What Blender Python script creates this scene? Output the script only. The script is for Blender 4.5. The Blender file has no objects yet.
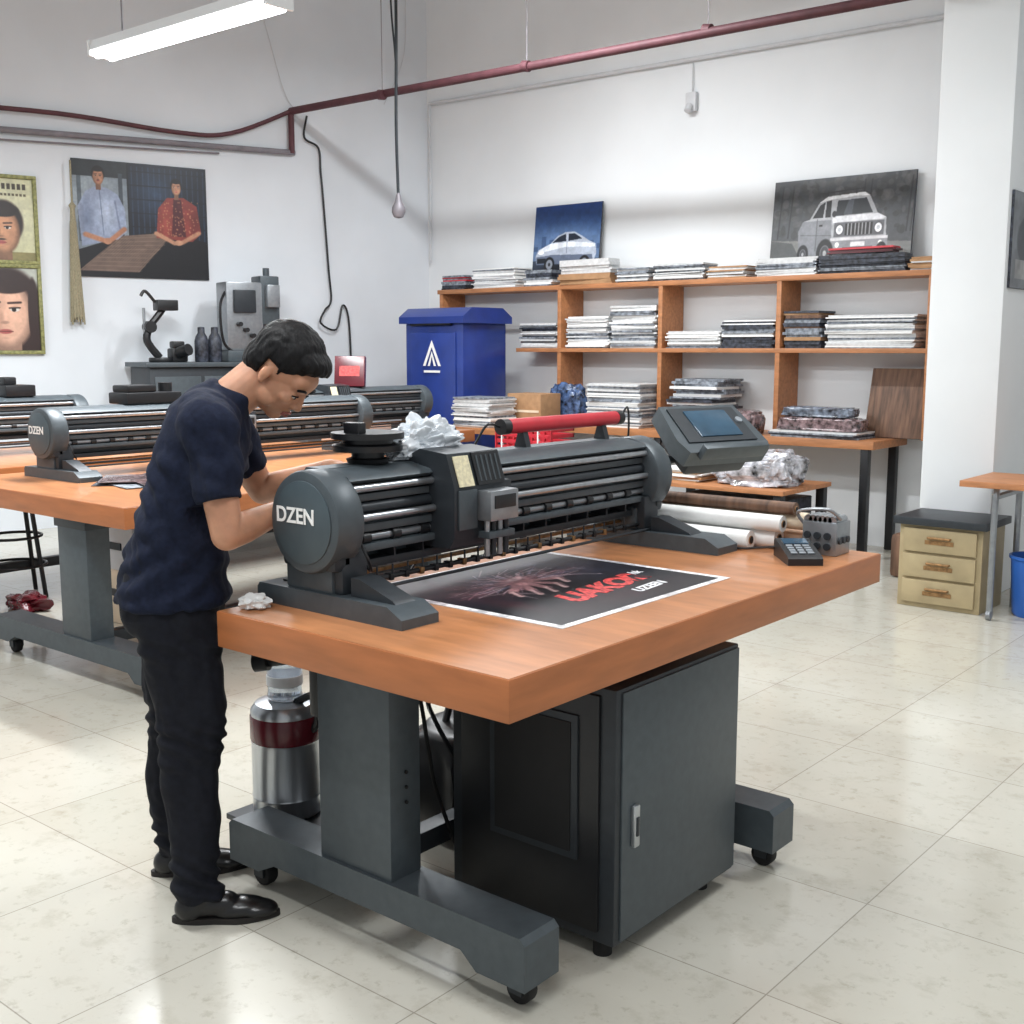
import bpy, bmesh, math, random
import numpy as np
from mathutils import Vector, Matrix, noise, Quaternion
random.seed(4)
rad=math.radians
scene=bpy.context.scene
COL=scene.collection

# ---------------------------------------------------------------- materials
def lin(c):
    out=[]
    for v in c[:3]:
        v=v/255.0
        out.append(v/12.92 if v<=0.04045 else ((v+0.055)/1.055)**2.4)
    return out
def mat(name,c,rough=.5,metal=0,var=.06,scale=12,bump=0,spec=.5,alpha=1,trans=0,emit=0,coat=0,stretch=None,sss=0):
    m=bpy.data.materials.new(name);m.use_nodes=True
    nt=m.node_tree;b=nt.nodes['Principled BSDF']
    L=lin(c)
    tc=nt.nodes.new('ShaderNodeTexCoord')
    mp=nt.nodes.new('ShaderNodeMapping')
    if stretch: mp.inputs['Scale'].default_value=stretch
    nz=nt.nodes.new('ShaderNodeTexNoise');nz.inputs['Scale'].default_value=scale;nz.inputs['Detail'].default_value=5
    nt.links.new(tc.outputs['Object'],mp.inputs['Vector']);nt.links.new(mp.outputs['Vector'],nz.inputs['Vector'])
    r=nt.nodes.new('ShaderNodeValToRGB')
    lo=[max(0,x*(1-var*2)) for x in L];hi=[min(1,x*(1+var*2)) for x in L]
    r.color_ramp.elements[0].position=.3;r.color_ramp.elements[1].position=.7
    r.color_ramp.elements[0].color=(*lo,1);r.color_ramp.elements[1].color=(*hi,1)
    nt.links.new(nz.outputs['Fac'],r.inputs['Fac']);nt.links.new(r.outputs['Color'],b.inputs['Base Color'])
    b.inputs['Roughness'].default_value=rough;b.inputs['Metallic'].default_value=metal
    b.inputs['Specular IOR Level'].default_value=spec
    if alpha<1: b.inputs['Alpha'].default_value=alpha
    if trans: b.inputs['Transmission Weight'].default_value=trans
    if coat: b.inputs['Coat Weight'].default_value=coat
    if sss:
        b.inputs['Subsurface Weight'].default_value=sss;b.inputs['Subsurface Radius'].default_value=(.02,.008,.004);b.inputs['Subsurface Scale'].default_value=.6
    if emit:
        b.inputs['Emission Color'].default_value=(*L,1);b.inputs['Emission Strength'].default_value=emit
    if bump:
        bp=nt.nodes.new('ShaderNodeBump');bp.inputs['Strength'].default_value=bump;bp.inputs['Distance'].default_value=.01
        nt.links.new(nz.outputs['Fac'],bp.inputs['Height']);nt.links.new(bp.outputs['Normal'],b.inputs['Normal'])
    return m
M={}
M['gun']=mat('gunmetal_paint',(74,82,87),.42,.2,.05,30,.03)
M['gun2']=mat('gunmetal_dark',(45,50,55),.45,.2,.05,30)
M['cap']=mat('cap_face',(72,84,90),.42,.15,.04,20)
M['blk']=mat('black_plastic',(22,23,26),.4,0,.1,20)
M['blk2']=mat('rubber',(14,14,16),.7,0,.1,20)
M['sil']=mat('brushed_steel',(178,182,186),.28,.85,.06,40,0,stretch=(1,1,.1))
M['alu']=mat('aluminium',(150,154,158),.35,.7,.05,30)
M['org']=mat('orange_laminate',(188,127,84),.3,0,.09,5,.0,coat=.2,stretch=(1,5,1))
M['orgd']=mat('orange_edge',(172,104,60),.4,0,.07,5,stretch=(1,1,6))
M['wood']=mat('orange_wood',(176,119,78),.5,0,.10,6,.02,stretch=(1,6,6))
M['brown']=mat('brown_wood',(104,76,58),.6,0,.25,9,.05,stretch=(4,1,.5))
M['wall']=mat('wall_paint',(224,227,229),.7,0,.02,1.2,.02)
M['wall2']=mat('wall_paint_left',(217,222,227),.7,0,.025,1.2,.02)
M['ceil']=mat('ceiling_paint',(222,223,224),.8,0,.01,2)
M['pipe']=mat('red_pipe',(88,52,58),.6,.2,.1,10)
M['gpipe']=mat('grey_pipe',(128,124,130),.5,.2,.08,10)
M['wpipe']=mat('white_conduit',(200,202,205),.5,0,.03,10)
M['white']=mat('white_paper',(236,236,234),.7,0,.02,20)
M['paper']=mat('offwhite_paper',(206,207,207),.7,0,.06,30)
M['paper2']=mat('grey_print',(124,130,138),.6,0,.35,30)
M['paper3']=mat('dark_print',(52,56,66),.5,0,.5,30)
M['cream']=mat('cream_paper',(222,205,180),.65,0,.04,10)
M['card']=mat('cardboard',(168,130,94),.8,0,.08,14)
M['red']=mat('red_vinyl',(190,44,56),.35,0,.06,12)
M['maroon']=mat('maroon_liquid',(92,26,36),.25,0,.1,8)
M['blue']=mat('blue_plastic',(30,54,128),.38,0,.08,6,coat=.2)
M['blue2']=mat('bucket_blue',(40,96,178),.4,0,.05,6)
M['khaki']=mat('khaki_metal',(166,150,116),.5,.05,.06,8)
M['navy']=mat('navy_cotton',(24,30,48),.9,0,.12,60,.15,spec=.2)
M['trouser']=mat('trouser_cloth',(20,22,30),.85,0,.12,50,.15,spec=.25)
M['skin']=mat('skin',(188,138,110),.52,0,.07,22,.03,sss=.25,spec=.4)
M['lip']=mat('lips',(150,86,78),.5)
M['hair']=mat('hair',(12,11,13),.55,0,.3,220,.25,spec=.25,stretch=(1,1,.15))
M['leather']=mat('black_leather',(18,17,18),.28,0,.1,40,.05)
M['sole']=mat('shoe_sole',(30,26,24),.7)
M['screen']=mat('screen_glass',(58,84,104),.15,0,.15,6)
M['plast']=mat('clear_plastic',(205,216,228),.06,0,.02,10,trans=.75)
M['wrap']=mat('plastic_wrap',(222,227,232),.12,0,.04,16,.3,coat=.5)
M['gold']=mat('brass',(150,116,78),.4,.6,.2,40)
M['tube']=mat('tube_light',(250,252,255),.5,emit=10)
M['rope']=mat('tassel_rope',(152,144,120),.9,0,.2,60,.3,stretch=(8,8,1))
M['frame']=mat('gilt_frame',(134,134,86),.5,.2,.2,40)
M['key']=mat('keypad_grey',(130,136,142),.5)
M['eye']=mat('eye_white',(215,208,200),.3)
M['label']=mat('label_sheet',(222,214,180),.6,0,.1,90)
M['redtxt']=mat('red_ink',(205,66,64),.5,0,.35,60)
M['whitetxt']=mat('white_ink',(235,235,238),.5)
M['tan']=mat('tan_fabric_roll',(200,166,140),.7,0,.08,14)
vc=bpy.data.materials.new('painted_print');vc.use_nodes=True
_at=vc.node_tree.nodes.new('ShaderNodeAttribute');_at.attribute_name='Col'
vc.node_tree.links.new(_at.outputs['Color'],vc.node_tree.nodes['Principled BSDF'].inputs['Base Color'])
vc.node_tree.nodes['Principled BSDF'].inputs['Roughness'].default_value=.4

def floor_mat():
    m=bpy.data.materials.new('polished_tile');m.use_nodes=True;nt=m.node_tree;b=nt.nodes['Principled BSDF']
    tc=nt.nodes.new('ShaderNodeTexCoord')
    br=nt.nodes.new('ShaderNodeTexBrick');br.offset=0;br.squash=1
    br.inputs['Scale'].default_value=1;br.inputs['Brick Width'].default_value=.6;br.inputs['Row Height'].default_value=.6
    br.inputs['Mortar Size'].default_value=.0022;br.inputs['Mortar Smooth'].default_value=.3
    br.inputs['Color1'].default_value=(*lin((203,200,189)),1);br.inputs['Color2'].default_value=(*lin((197,194,182)),1)
    br.inputs['Mortar'].default_value=(*lin((160,155,144)),1)
    nt.links.new(tc.outputs['Object'],br.inputs['Vector'])
    last=br.outputs['Color']
    for sc,p0,p1,c,k,dt in ((7,.33,.47,(.66,.62,.56),.4,10),(22,.36,.44,(.60,.56,.50),.35,8),(1.3,.3,.7,(.86,.84,.80),.5,3)):
        n1=nt.nodes.new('ShaderNodeTexNoise');n1.inputs['Scale'].default_value=sc;n1.inputs['Detail'].default_value=dt;n1.inputs['Roughness'].default_value=.7
        nt.links.new(tc.outputs['Object'],n1.inputs['Vector'])
        rp=nt.nodes.new('ShaderNodeValToRGB');rp.color_ramp.elements[0].position=p0;rp.color_ramp.elements[0].color=(*c,1)
        rp.color_ramp.elements[1].position=p1;rp.color_ramp.elements[1].color=(1,1,1,1)
        nt.links.new(n1.outputs['Fac'],rp.inputs['Fac'])
        mx=nt.nodes.new('ShaderNodeMix');mx.data_type='RGBA';mx.blend_type='MULTIPLY';mx.inputs[0].default_value=k
        nt.links.new(last,mx.inputs[6]);nt.links.new(rp.outputs['Color'],mx.inputs[7]);last=mx.outputs[2]
    nt.links.new(last,b.inputs['Base Color'])
    n2=nt.nodes.new('ShaderNodeTexNoise');n2.inputs['Scale'].default_value=2.5;n2.inputs['Detail'].default_value=6
    nt.links.new(tc.outputs['Object'],n2.inputs['Vector'])
    mr=nt.nodes.new('ShaderNodeMapRange');mr.inputs[3].default_value=.06;mr.inputs[4].default_value=.24
    nt.links.new(n2.outputs['Fac'],mr.inputs[0]);nt.links.new(mr.outputs[0],b.inputs['Roughness'])
    b.inputs['Specular IOR Level'].default_value=.6
    return m
M['floor']=floor_mat()

# ---------------------------------------------------------------- builder
class B:
    def __init__(s,name): s.name=name;s.bm=bmesh.new();s.mats=[]
    def mi(s,m):
        m=M[m] if isinstance(m,str) else m
        if m not in s.mats: s.mats.append(m)
        return s.mats.index(m)
    def _fin(s,verts,m,T=None):
        fs=set()
        for v in verts:
            for f in v.link_faces: fs.add(f)
        i=s.mi(m)
        for f in fs: f.material_index=i
        if T is not None: bmesh.ops.transform(s.bm,matrix=T,verts=list(verts))
        return list(verts)
    def box(s,x0,x1,y0,y1,z0,z1,m,bev=0,T=None):
        r=bmesh.ops.create_cube(s.bm,size=1);vs=r['verts']
        for v in vs: v.co=Vector(((x0+x1)/2+v.co.x*(x1-x0),(y0+y1)/2+v.co.y*(y1-y0),(z0+z1)/2+v.co.z*(z1-z0)))
        if bev:
            es=set(e for v in vs for e in v.link_edges)
            rr=bmesh.ops.bevel(s.bm,geom=list(es),offset=bev,segments=2,affect='EDGES',profile=.6)
            vs=list(set([v for f in rr['faces'] for v in f.verts]+[v for v in vs if v.is_valid]))
            seen=set(vs);st=list(vs)
            while st:
                v=st.pop()
                for e in v.link_edges:
                    o=e.other_vert(v)
                    if o not in seen: seen.add(o);st.append(o)
            vs=list(seen)
        return s._fin(vs,m,T)
    def ring_sweep(s,rings,m,cap=True,T=None,closed=False):
        allv=[];prev=None;first=None
        for ring in rings:
            vs=[s.bm.verts.new(p) for p in ring];allv+=vs
            if prev:
                n=len(vs)
                for i in range(n): s.bm.faces.new((prev[i],prev[(i+1)%n],vs[(i+1)%n],vs[i]))
            else: first=vs
            prev=vs
        if cap:
            s.bm.faces.new(list(reversed(first)));s.bm.faces.new(prev)
        return s._fin(allv,m,T)
    def cyl(s,p0,p1,r0,m,r1=None,seg=24,bev=0,T=None):
        p0=Vector(p0);p1=Vector(p1);r1=r0 if r1 is None else r1
        d=(p1-p0);L=d.length;d.normalize();q=d.to_track_quat('Z','Y')
        def ring(z,r): return [p0+q@Vector((math.cos(2*math.pi*i/seg)*r,math.sin(2*math.pi*i/seg)*r,z)) for i in range(seg)]
        if bev: R=[ring(0,r0-bev),ring(bev*.3,r0-bev*.3),ring(bev,r0),ring(L-bev,r1),ring(L-bev*.3,r1-bev*.3),ring(L,r1-bev)]
        else: R=[ring(0,r0),ring(L,r1)]
        return s.ring_sweep(R,m,T=T)
    def lathe(s,prof,m,c=(0,0,0),seg=32,T=None):
        c=Vector(c)
        R=[[c+Vector((math.cos(2*math.pi*i/seg)*max(r,.0005),math.sin(2*math.pi*i/seg)*max(r,.0005),z)) for i in range(seg)] for r,z in prof]
        return s.ring_sweep(R,m,T=T)
    def tube(s,pts,r,m,seg=8,smooth=True,T=None):
        P=[Vector(p) for p in pts]
        if smooth and len(P)>2:
            Q=[]
            for i in range(len(P)-1):
                a=P[max(i-1,0)];b=P[i];c=P[i+1];d=P[min(i+2,len(P)-1)]
                for k in range(6):
                    t=k/6;Q.append(.5*((2*b)+(c-a)*t+(2*a-5*b+4*c-d)*t*t+(3*b-a-3*c+d)*t**3))
            Q.append(P[-1]);P=Q
        rings=[];up=None
        for i,p in enumerate(P):
            d=(P[min(i+1,len(P)-1)]-P[max(i-1,0)])
            if d.length<1e-7: d=Vector((0,0,1))
            d.normalize()
            if up is None:
                up=Vector((0,0,1)) if abs(d.z)<.9 else Vector((1,0,0))
            x=d.cross(up)
            if x.length<1e-4: x=d.cross(Vector((0,1,0)))
            x.normalize();y=x.cross(d).normalized();up=y
            rings.append([p+x*math.cos(2*math.pi*k/seg)*r+y*math.sin(2*math.pi*k/seg)*r for k in range(seg)])
        return s.ring_sweep(rings,m,T=T)
    def prism(s,poly,axis,a0,a1,m,T=None):
        def P(a,b,c):
            return {'x':Vector((c,a,b)),'y':Vector((a,c,b)),'z':Vector((a,b,c))}[axis]
        return s.ring_sweep([[P(a,b,a0) for a,b in poly],[P(a,b,a1) for a,b in poly]],m,T=T)
    def ell(s,c,r,m,T=None,seg=24):
        rr=bmesh.ops.create_uvsphere(s.bm,u_segments=seg,v_segments=seg//2+2,radius=1);vs=rr['verts']
        c=Vector(c)
        if not hasattr(r,'__len__'): r=(r,r,r)
        for v in vs: v.co=Vector((v.co.x*r[0],v.co.y*r[1],v.co.z*r[2]))
        if T is not None:
            bmesh.ops.transform(s.bm,matrix=T,verts=vs)
        for v in vs: v.co+=c
        return s._fin(vs,m)
    def done(s,parent=None,loc=None,rotz=0,ang=35,origin=True):
        bmesh.ops.recalc_face_normals(s.bm,faces=s.bm.faces[:])
        me=bpy.data.meshes.new(s.name)
        off=Vector((0,0,0))
        if origin and parent is None and len(s.bm.verts) and loc is None:
            xs=[v.co.x for v in s.bm.verts];ys=[v.co.y for v in s.bm.verts];zs=[v.co.z for v in s.bm.verts]
            off=Vector(((min(xs)+max(xs))/2,(min(ys)+max(ys))/2,min(zs)))
            for v in s.bm.verts: v.co-=off
        s.bm.to_mesh(me);s.bm.free()
        for m in s.mats: me.materials.append(m)
        for p in me.polygons: p.use_smooth=True
        me.set_sharp_from_angle(angle=rad(ang))
        o=bpy.data.objects.new(s.name,me);COL.objects.link(o)
        o.location=off if loc is None else loc
        o.rotation_euler=(0,0,rotz)
        if parent: o.parent=parent
        return o
def empty(name,loc=(0,0,0),rotz=0):
    o=bpy.data.objects.new(name,None);COL.objects.link(o);o.location=loc;o.rotation_euler=(0,0,rotz);o.empty_display_size=.1
    return o
def text(name,body,size,m,parent,loc,rot,ext=.0006,bold=0,shear=0):
    cu=bpy.data.curves.new(name,'FONT');cu.body=body;cu.size=size;cu.extrude=ext;cu.align_x='CENTER';cu.align_y='CENTER';cu.offset=bold;cu.shear=shear
    o=bpy.data.objects.new(name,cu);COL.objects.link(o)
    bpy.context.view_layer.update()
    me=bpy.data.meshes.new_from_object(o.evaluated_get(bpy.context.evaluated_depsgraph_get()))
    bpy.data.objects.remove(o)
    me.materials.clear();me.materials.append(M[m])
    o=bpy.data.objects.new(name,me);COL.objects.link(o);o.parent=parent;o.location=loc;o.rotation_euler=rot
    return o

# ---------------------------------------------------------------- painter
def s2l(a): return np.where(a<=.04045,a/12.92,((a+.055)/1.055)**2.4)
class Art:
    def __init__(s,nx,ny,bg):
        u=(np.arange(nx)+.5)/nx;v=(np.arange(ny)+.5)/ny
        s.nx,s.ny=nx,ny;s.U,s.V=np.meshgrid(u,v);s.c=np.zeros((ny,nx,3));s.c[:]=np.array(bg)/255.
        s.rng=np.random.RandomState(7)
    def put(s,mask,col,a=1.0):
        k=(mask.astype(float)*a)[...,None];s.c=s.c*(1-k)+np.array(col)/255.*k
    def ell(s,cx,cy,rx,ry,col,a=1,rot=0,soft=0):
        c,sn=math.cos(rot),math.sin(rot);dx=s.U-cx;dy=s.V-cy
        x=dx*c+dy*sn;y=-dx*sn+dy*c;d=np.sqrt((x/rx)**2+(y/ry)**2)
        if soft: s.put(np.clip((1-d)/soft,0,1),col,a)
        else: s.put(np.clip((1-d)/.12,0,1),col,a)
    def poly(s,pts,col,a=1):
        m=np.zeros_like(s.U,bool);n=len(pts);j=n-1
        for i in range(n):
            xi,yi=pts[i];xj,yj=pts[j]
            if yi!=yj:
                cond=((yi>s.V)!=(yj>s.V))&(s.U<(xj-xi)*(s.V-yi)/(yj-yi)+xi);m^=cond
            j=i
        s.put(m,col,a)
    def rect(s,x0,x1,y0,y1,col,a=1): s.put((s.U>x0)&(s.U<x1)&(s.V>y0)&(s.V<y1),col,a)
    def line(s,x0,y0,x1,y1,w,col,a=1):
        dx,dy=x1-x0,y1-y0;t=np.clip(((s.U-x0)*dx+(s.V-y0)*dy)/(dx*dx+dy*dy+1e-9),0,1)
        d=np.sqrt((s.U-x0-t*dx)**2+(s.V-y0-t*dy)**2)
        s.put(np.clip((w-d)/(w*.5),0,1),col,a)
    def grad(s,c0,c1,y0=0,y1=1):
        t=np.clip((s.V-y0)/(y1-y0),0,1)[...,None];s.c=np.array(c0)/255.*(1-t)+np.array(c1)/255.*t
    def noise(s,amt,cell=4):
        for cl,am in ((cell*6,amt*.8),(cell*2,amt*.6),(cell,amt*.4)):
            n=s.rng.rand(s.ny//cl+2,s.nx//cl+2);n=np.kron(n,np.ones((cl,cl)))[:s.ny,:s.nx]
            for _ in range(cl//2):
                n=(n+np.roll(n,1,0)+np.roll(n,-1,0)+np.roll(n,1,1)+np.roll(n,-1,1))/5
            s.c=np.clip(s.c*(1+(n[...,None]-.5)*am),0,1)
    def blur(s,k=1):
        for _ in range(k):
            p=np.pad(s.c,((1,1),(1,1),(0,0)),'edge');s.c=(p[1:-1,1:-1]*2+p[:-2,1:-1]+p[2:,1:-1]+p[1:-1,:-2]+p[1:-1,2:])/6
    def mesh(s,name,w,h,parent,loc=(0,0,0),flat=False):
        nx,ny=s.nx,s.ny
        X,Y=np.meshgrid(np.linspace(0,w,nx+1),np.linspace(0,h,ny+1))
        if flat: co=np.stack([X,Y,0*X],-1).reshape(-1,3)
        else: co=np.stack([X,0*X,Y],-1).reshape(-1,3)
        idx=np.arange((nx+1)*(ny+1)).reshape(ny+1,nx+1)
        f=np.stack([idx[:-1,:-1],idx[:-1,1:],idx[1:,1:],idx[1:,:-1]],-1).reshape(-1,4)
        me=bpy.data.meshes.new(name);me.from_pydata(co.tolist(),[],f.tolist())
        at=me.color_attributes.new('Col','FLOAT_COLOR','CORNER')
        c=s2l(np.clip(s.c,0,1)).reshape(-1,3);c=np.concatenate([c,np.ones((len(c),1))],1)
        at.data.foreach_set('color',np.repeat(c,4,axis=0).astype(np.float32).ravel())
        me.materials.append(vc)
        o=bpy.data.objects.new(name,me);COL.objects.link(o);o.parent=parent;o.location=loc
        return o
def board(name,w,h,art,loc,rotz,t=.015,tilt=0,fr=None):
    b=B(name);b.box(0,w,0,t,0,h,'paper3' if fr is None else fr,.002)
    if fr:
        e=.03
        for a in ((-e,w+e,-.02,t,-e,0),(-e,w+e,-.02,t,h,h+e),(-e,0,-.02,t,0,h),(w,w+e,-.02,t,0,h)): b.box(*a,fr,.004)
    o=b.done(loc=loc);o.rotation_euler=(tilt,0,rotz)
    art.mesh('print',w-.004,h-.004,o,(.002,-.0015,.002))
    return o

# ---------------------------------------------------------------- room
CX,CY=-8.4,8.75
KD=Vector((-.266,-.964,0));NN=Vector((.964,-.266,0))
def LW(k,off=0,z=0): return Vector((CX,CY,0))+KD*k+NN*off+Vector((0,0,z))
ROTL=math.atan2(.964,.266)
CEIL=5.2
b=B('floor');b.box(-13,4,-3,9.2,-.1,0,'floor');b.done(loc=(0,0,0))
b=B('ceiling');b.box(-13,4,-3,9.2,CEIL,CEIL+.1,'ceil');b.done()
b=B('wall_back');b.box(-8.8,4,8.75,8.95,0,CEIL,'wall');b.done()
b=B('wall_left')
b.ring_sweep([[LW(-.15,0,0),LW(-.15,-.2,0),LW(12,-.2,0),LW(12,0,0)],[LW(-.15,0,CEIL),LW(-.15,-.2,CEIL),LW(12,-.2,CEIL),LW(12,0,CEIL)]],'wall2');b.done()
b=B('wall_pillar');b.box(-2.68,-2.24,7.25,8.75,0,CEIL,'wall',.01);b.done()
b=B('ceiling_beam');b.box(-2.78,-2.2,6.3,7.245,3.62,3.95,'wall',.01);b.box(-2.6,-2.4,6.3,7.245,3.95,CEIL,'wall');b.done()
b=B('red_ceiling_pipe')
p0=LW(1.5,.05,3.72)
b.tube([p0+Vector((0,0,0)),(-2.70,7.22,3.66)],.034,'pipe',12,smooth=False)
b.tube([LW(4.9,.06,3.44),LW(3.6,.06,3.47),LW(2.6,.06,3.42),LW(2.1,.06,3.46),LW(1.5,.06,3.72)],.02,'pipe',10)
b.tube([p0,LW(1.5,.05,3.34)],.028,'pipe',10,smooth=False)
for x in (-7.5,-5.9,-4.3):
    b.cyl((x,7.26,3.7),(x,7.26,CEIL),.004,'gpipe',seg=6);b.cyl((x-.03,7.25,3.7),(x+.03,7.25,3.69),.042,'pipe')
b.done(ang=50)
b=B('grey_wall_pipe');b.tube([LW(6,.04,3.26),LW(1.47,.04,3.35)],.026,'gpipe',10,smooth=False)
b.tube([LW(6,.03,3.16),LW(2.2,.03,3.28)],.008,'gpipe',8,smooth=False);b.done()
b=B('conduit_pipe');b.tube([(-8.33,8.71,3.95),(-2.75,8.71,3.90)],.018,'wpipe',10,smooth=False)
b.tube([(-8.33,8.71,3.95),(-8.33,8.71,2.4)],.012,'wpipe',8,smooth=False);b.done()
b=B('wall_sensor');b.box(-5.36,-5.26,8.70,8.748,3.5,3.66,'wpipe',.012);b.cyl((-5.31,8.69,3.55),(-5.31,8.66,3.5),.03,'wpipe');b.cyl((-5.31,8.73,3.66),(-5.31,8.73,3.9),.005,'wpipe',seg=6);b.done()
b=B('wall_cable')
b.tube([LW(1.33,.03,3.7),LW(1.36,.03,3.5),LW(1.22,.03,3.42),LW(1.2,.03,3.2),LW(1.18,.03,2.94),LW(1.14,.03,2.3),LW(1.12,.03,2.0),LW(1.2,.05,1.9),LW(1.25,.06,1.78),LW(1.08,.05,1.72),LW(1.0,.03,1.95),LW(.94,.03,1.85),LW(.92,.03,1.5),LW(.92,.03,1.1)],.010,'blk',8);b.done()
b=B('hanging_cable_lamp')
b.tube([(-7.2,7.14,CEIL),(-7.2,7.14,4.2),(-7.215,7.14,3.4),(-7.2,7.14,2.8)],.013,'gun2',8)
b.tube([(-7.28,7.14,CEIL),(-7.26,7.14,4.4),(-7.22,7.14,4.0),(-7.2,7.14,3.7)],.008,'gun2',8)
b.lathe([(.012,.12),(.02,.1),(.03,.05),(.055,.0),(.058,-.04),(.04,-.08),(.0,-.09)],'gpipe',(-7.2,7.14,2.72));b.done()
b=B('wall_wire');b.tube([LW(1.9,.02,5.1),LW(1.7,.02,4.4),LW(1.55,.02,3.9),LW(1.45,.02,3.75)],.004,'wpipe',6)
b.tube([LW(.25,.02,5.1),LW(.27,.02,4.4),LW(.5,.02,3.9)],.004,'wpipe',6)
b.done()

def fixture(x,y,z,POW,rotz=0):
    e=empty('fluorescent_light',(x,y,z),rotz)
    b=B('housing');b.prism([(-.09,.0),(.09,0),(.07,.06),(-.07,.06)],'x',-.82,.82,'ceil')
    b.box(-.84,-.82,-.09,.09,-.03,.06,'ceil');b.box(.82,.84,-.09,.09,-.03,.06,'ceil')
    for xx in (-.6,.6): b.cyl((xx,0,.06),(xx,0,CEIL-z-.001),.005,'gpipe',seg=6)
    b.done(parent=e)
    b=B('tubes')
    for yy in (-.045,.045): b.cyl((-.81,yy,-.022),(.81,yy,-.022),.02,'tube',seg=12)
    b.done(parent=e)
    l=bpy.data.lights.new('lamp','AREA');l.shape='RECTANGLE';l.size=1.6;l.size_y=.18;l.energy=POW;l.color=(.95,.98,1)
    o=bpy.data.objects.new('lamp_glow',l);COL.objects.link(o);o.parent=e;o.location=(0,0,-.05)
fixture(-5.74,4.03,3.3,160)
fixture(-5.4,6.4,4.3,120);fixture(-3.2,1.2,3.9,78);fixture(-1.0,4.6,3.9,72);fixture(-.5,.3,3.9,50);fixture(-8,1.5,3.6,95)  # extra fixtures added out of view to fill the room with light

# ---------------------------------------------------------------- tables
def beam(b,x0,x1,y0,y1):
    b.prism([(x0,.075),(x0+.13,.075),(x0+.2,.11),(x1-.2,.11),(x1-.15,.07),(x1,.07),(x1,.185),(x1-.015,.2),(x0+.015,.2),(x0,.185)],'y',y0,y1,'gun')
    ym=(y0+y1)/2
    for x in (x0+.08,x1-.06):
        b.cyl((x,ym-.02,.036),(x,ym+.02,.036),.036,'blk2',bev=.008,seg=20)
        b.box(x-.02,x+.02,ym-.028,ym-.022,.03,.08,'gun2');b.box(x-.02,x+.02,ym+.022,ym+.028,.03,.08,'gun2')
def worktable(X0,X1,Y0,Y1,beams,colx,bx):
    b=B('plotter_worktable')
    b.box(X0,X1,Y0,Y1,.775,.87,'orgd',.004)
    b.box(X0+.004,X1-.004,Y0+.004,Y1-.004,.8695,.8712,'org')
    for i,(y0,y1) in enumerate(beams):
        beam(b,bx[0],bx[1]+(.09 if i else 0),y0,y1)
        b.box(colx[0],colx[1],y0+.01,y1-.01,.198,.76,'gun',.006)
        b.box(colx[0]-.012,colx[1]+.012,y0+.0,y1,.72,.776,'gun2',.004)
    ya=beams[0][1];yb=beams[-1][0]
    b.box(colx[0]+.04,colx[0]+.10,ya-.02,yb+.02,.13,.19,'gun2',.004)
    b.box(colx[0]-.02,colx[1]+.02,Y0+.12,Y1-.1,.745,.776,'gun2')
    b.box(X1-.4,X1-.34,Y1-.35,Y1-.18,.72,.776,'gun2',.004)
    return b
b=worktable(-2.48,-1.487,1.775,3.70,[(1.935,2.065),(2.98,3.11)],(-2.29,-2.02),(-2.68,-1.575))
for i in range(3): b.cyl((-2.0185,2.0,.40+i*.04),(-2.014,2.0,.40+i*.04),.005,'blk2',seg=8)
b.box(-2.88,-2.45,2.07,2.34,.10,.118,'gun2',.003);b.box(-2.47,-2.34,2.05,2.34,.10,.15,'gun2')
b.cyl((-2.85,2.30,0),(-2.85,2.30,.1),.02,'gun2');b.cyl((-2.85,2.11,0),(-2.85,2.11,.1),.02,'gun2')
b.done()
b=worktable(-6.1,-4.4,2.70,5.6,[(2.76,2.9),(5.0,5.14)],(-5.09,-4.84),(-5.75,-4.33));b.done()
b=worktable(-7.75,-6.4,2.3,7.2,[(2.8,2.94),(6.4,6.54)],(-7.2,-6.95),(-7.7,-6.5));b.done()

b=B('plotter_control_cabinet')
b.box(-2.10,-1.555,2.265,2.87,.05,.72,'gun2',.006)
b.box(-1.556,-1.549,2.288,2.865,.06,.71,'gun',.003)
b.box(-2.06,-1.60,2.255,2.268,.08,.70,'blk',.003)
b.box(-1.95,-1.66,2.247,2.257,.26,.64,'gun2',.003)
b.box(-1.93,-1.68,2.243,2.249,.28,.62,'blk2',.001)
b.box(-1.549,-1.536,2.325,2.35,.30,.41,'sil',.004);b.box(-1.54,-1.533,2.332,2.343,.33,.38,'gun2',.001)
for x in (-2.05,-1.62):
    for y in (2.31,2.79): b.cyl((x,y,0),(x,y,.05),.025,'blk2')
b.done()

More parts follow.
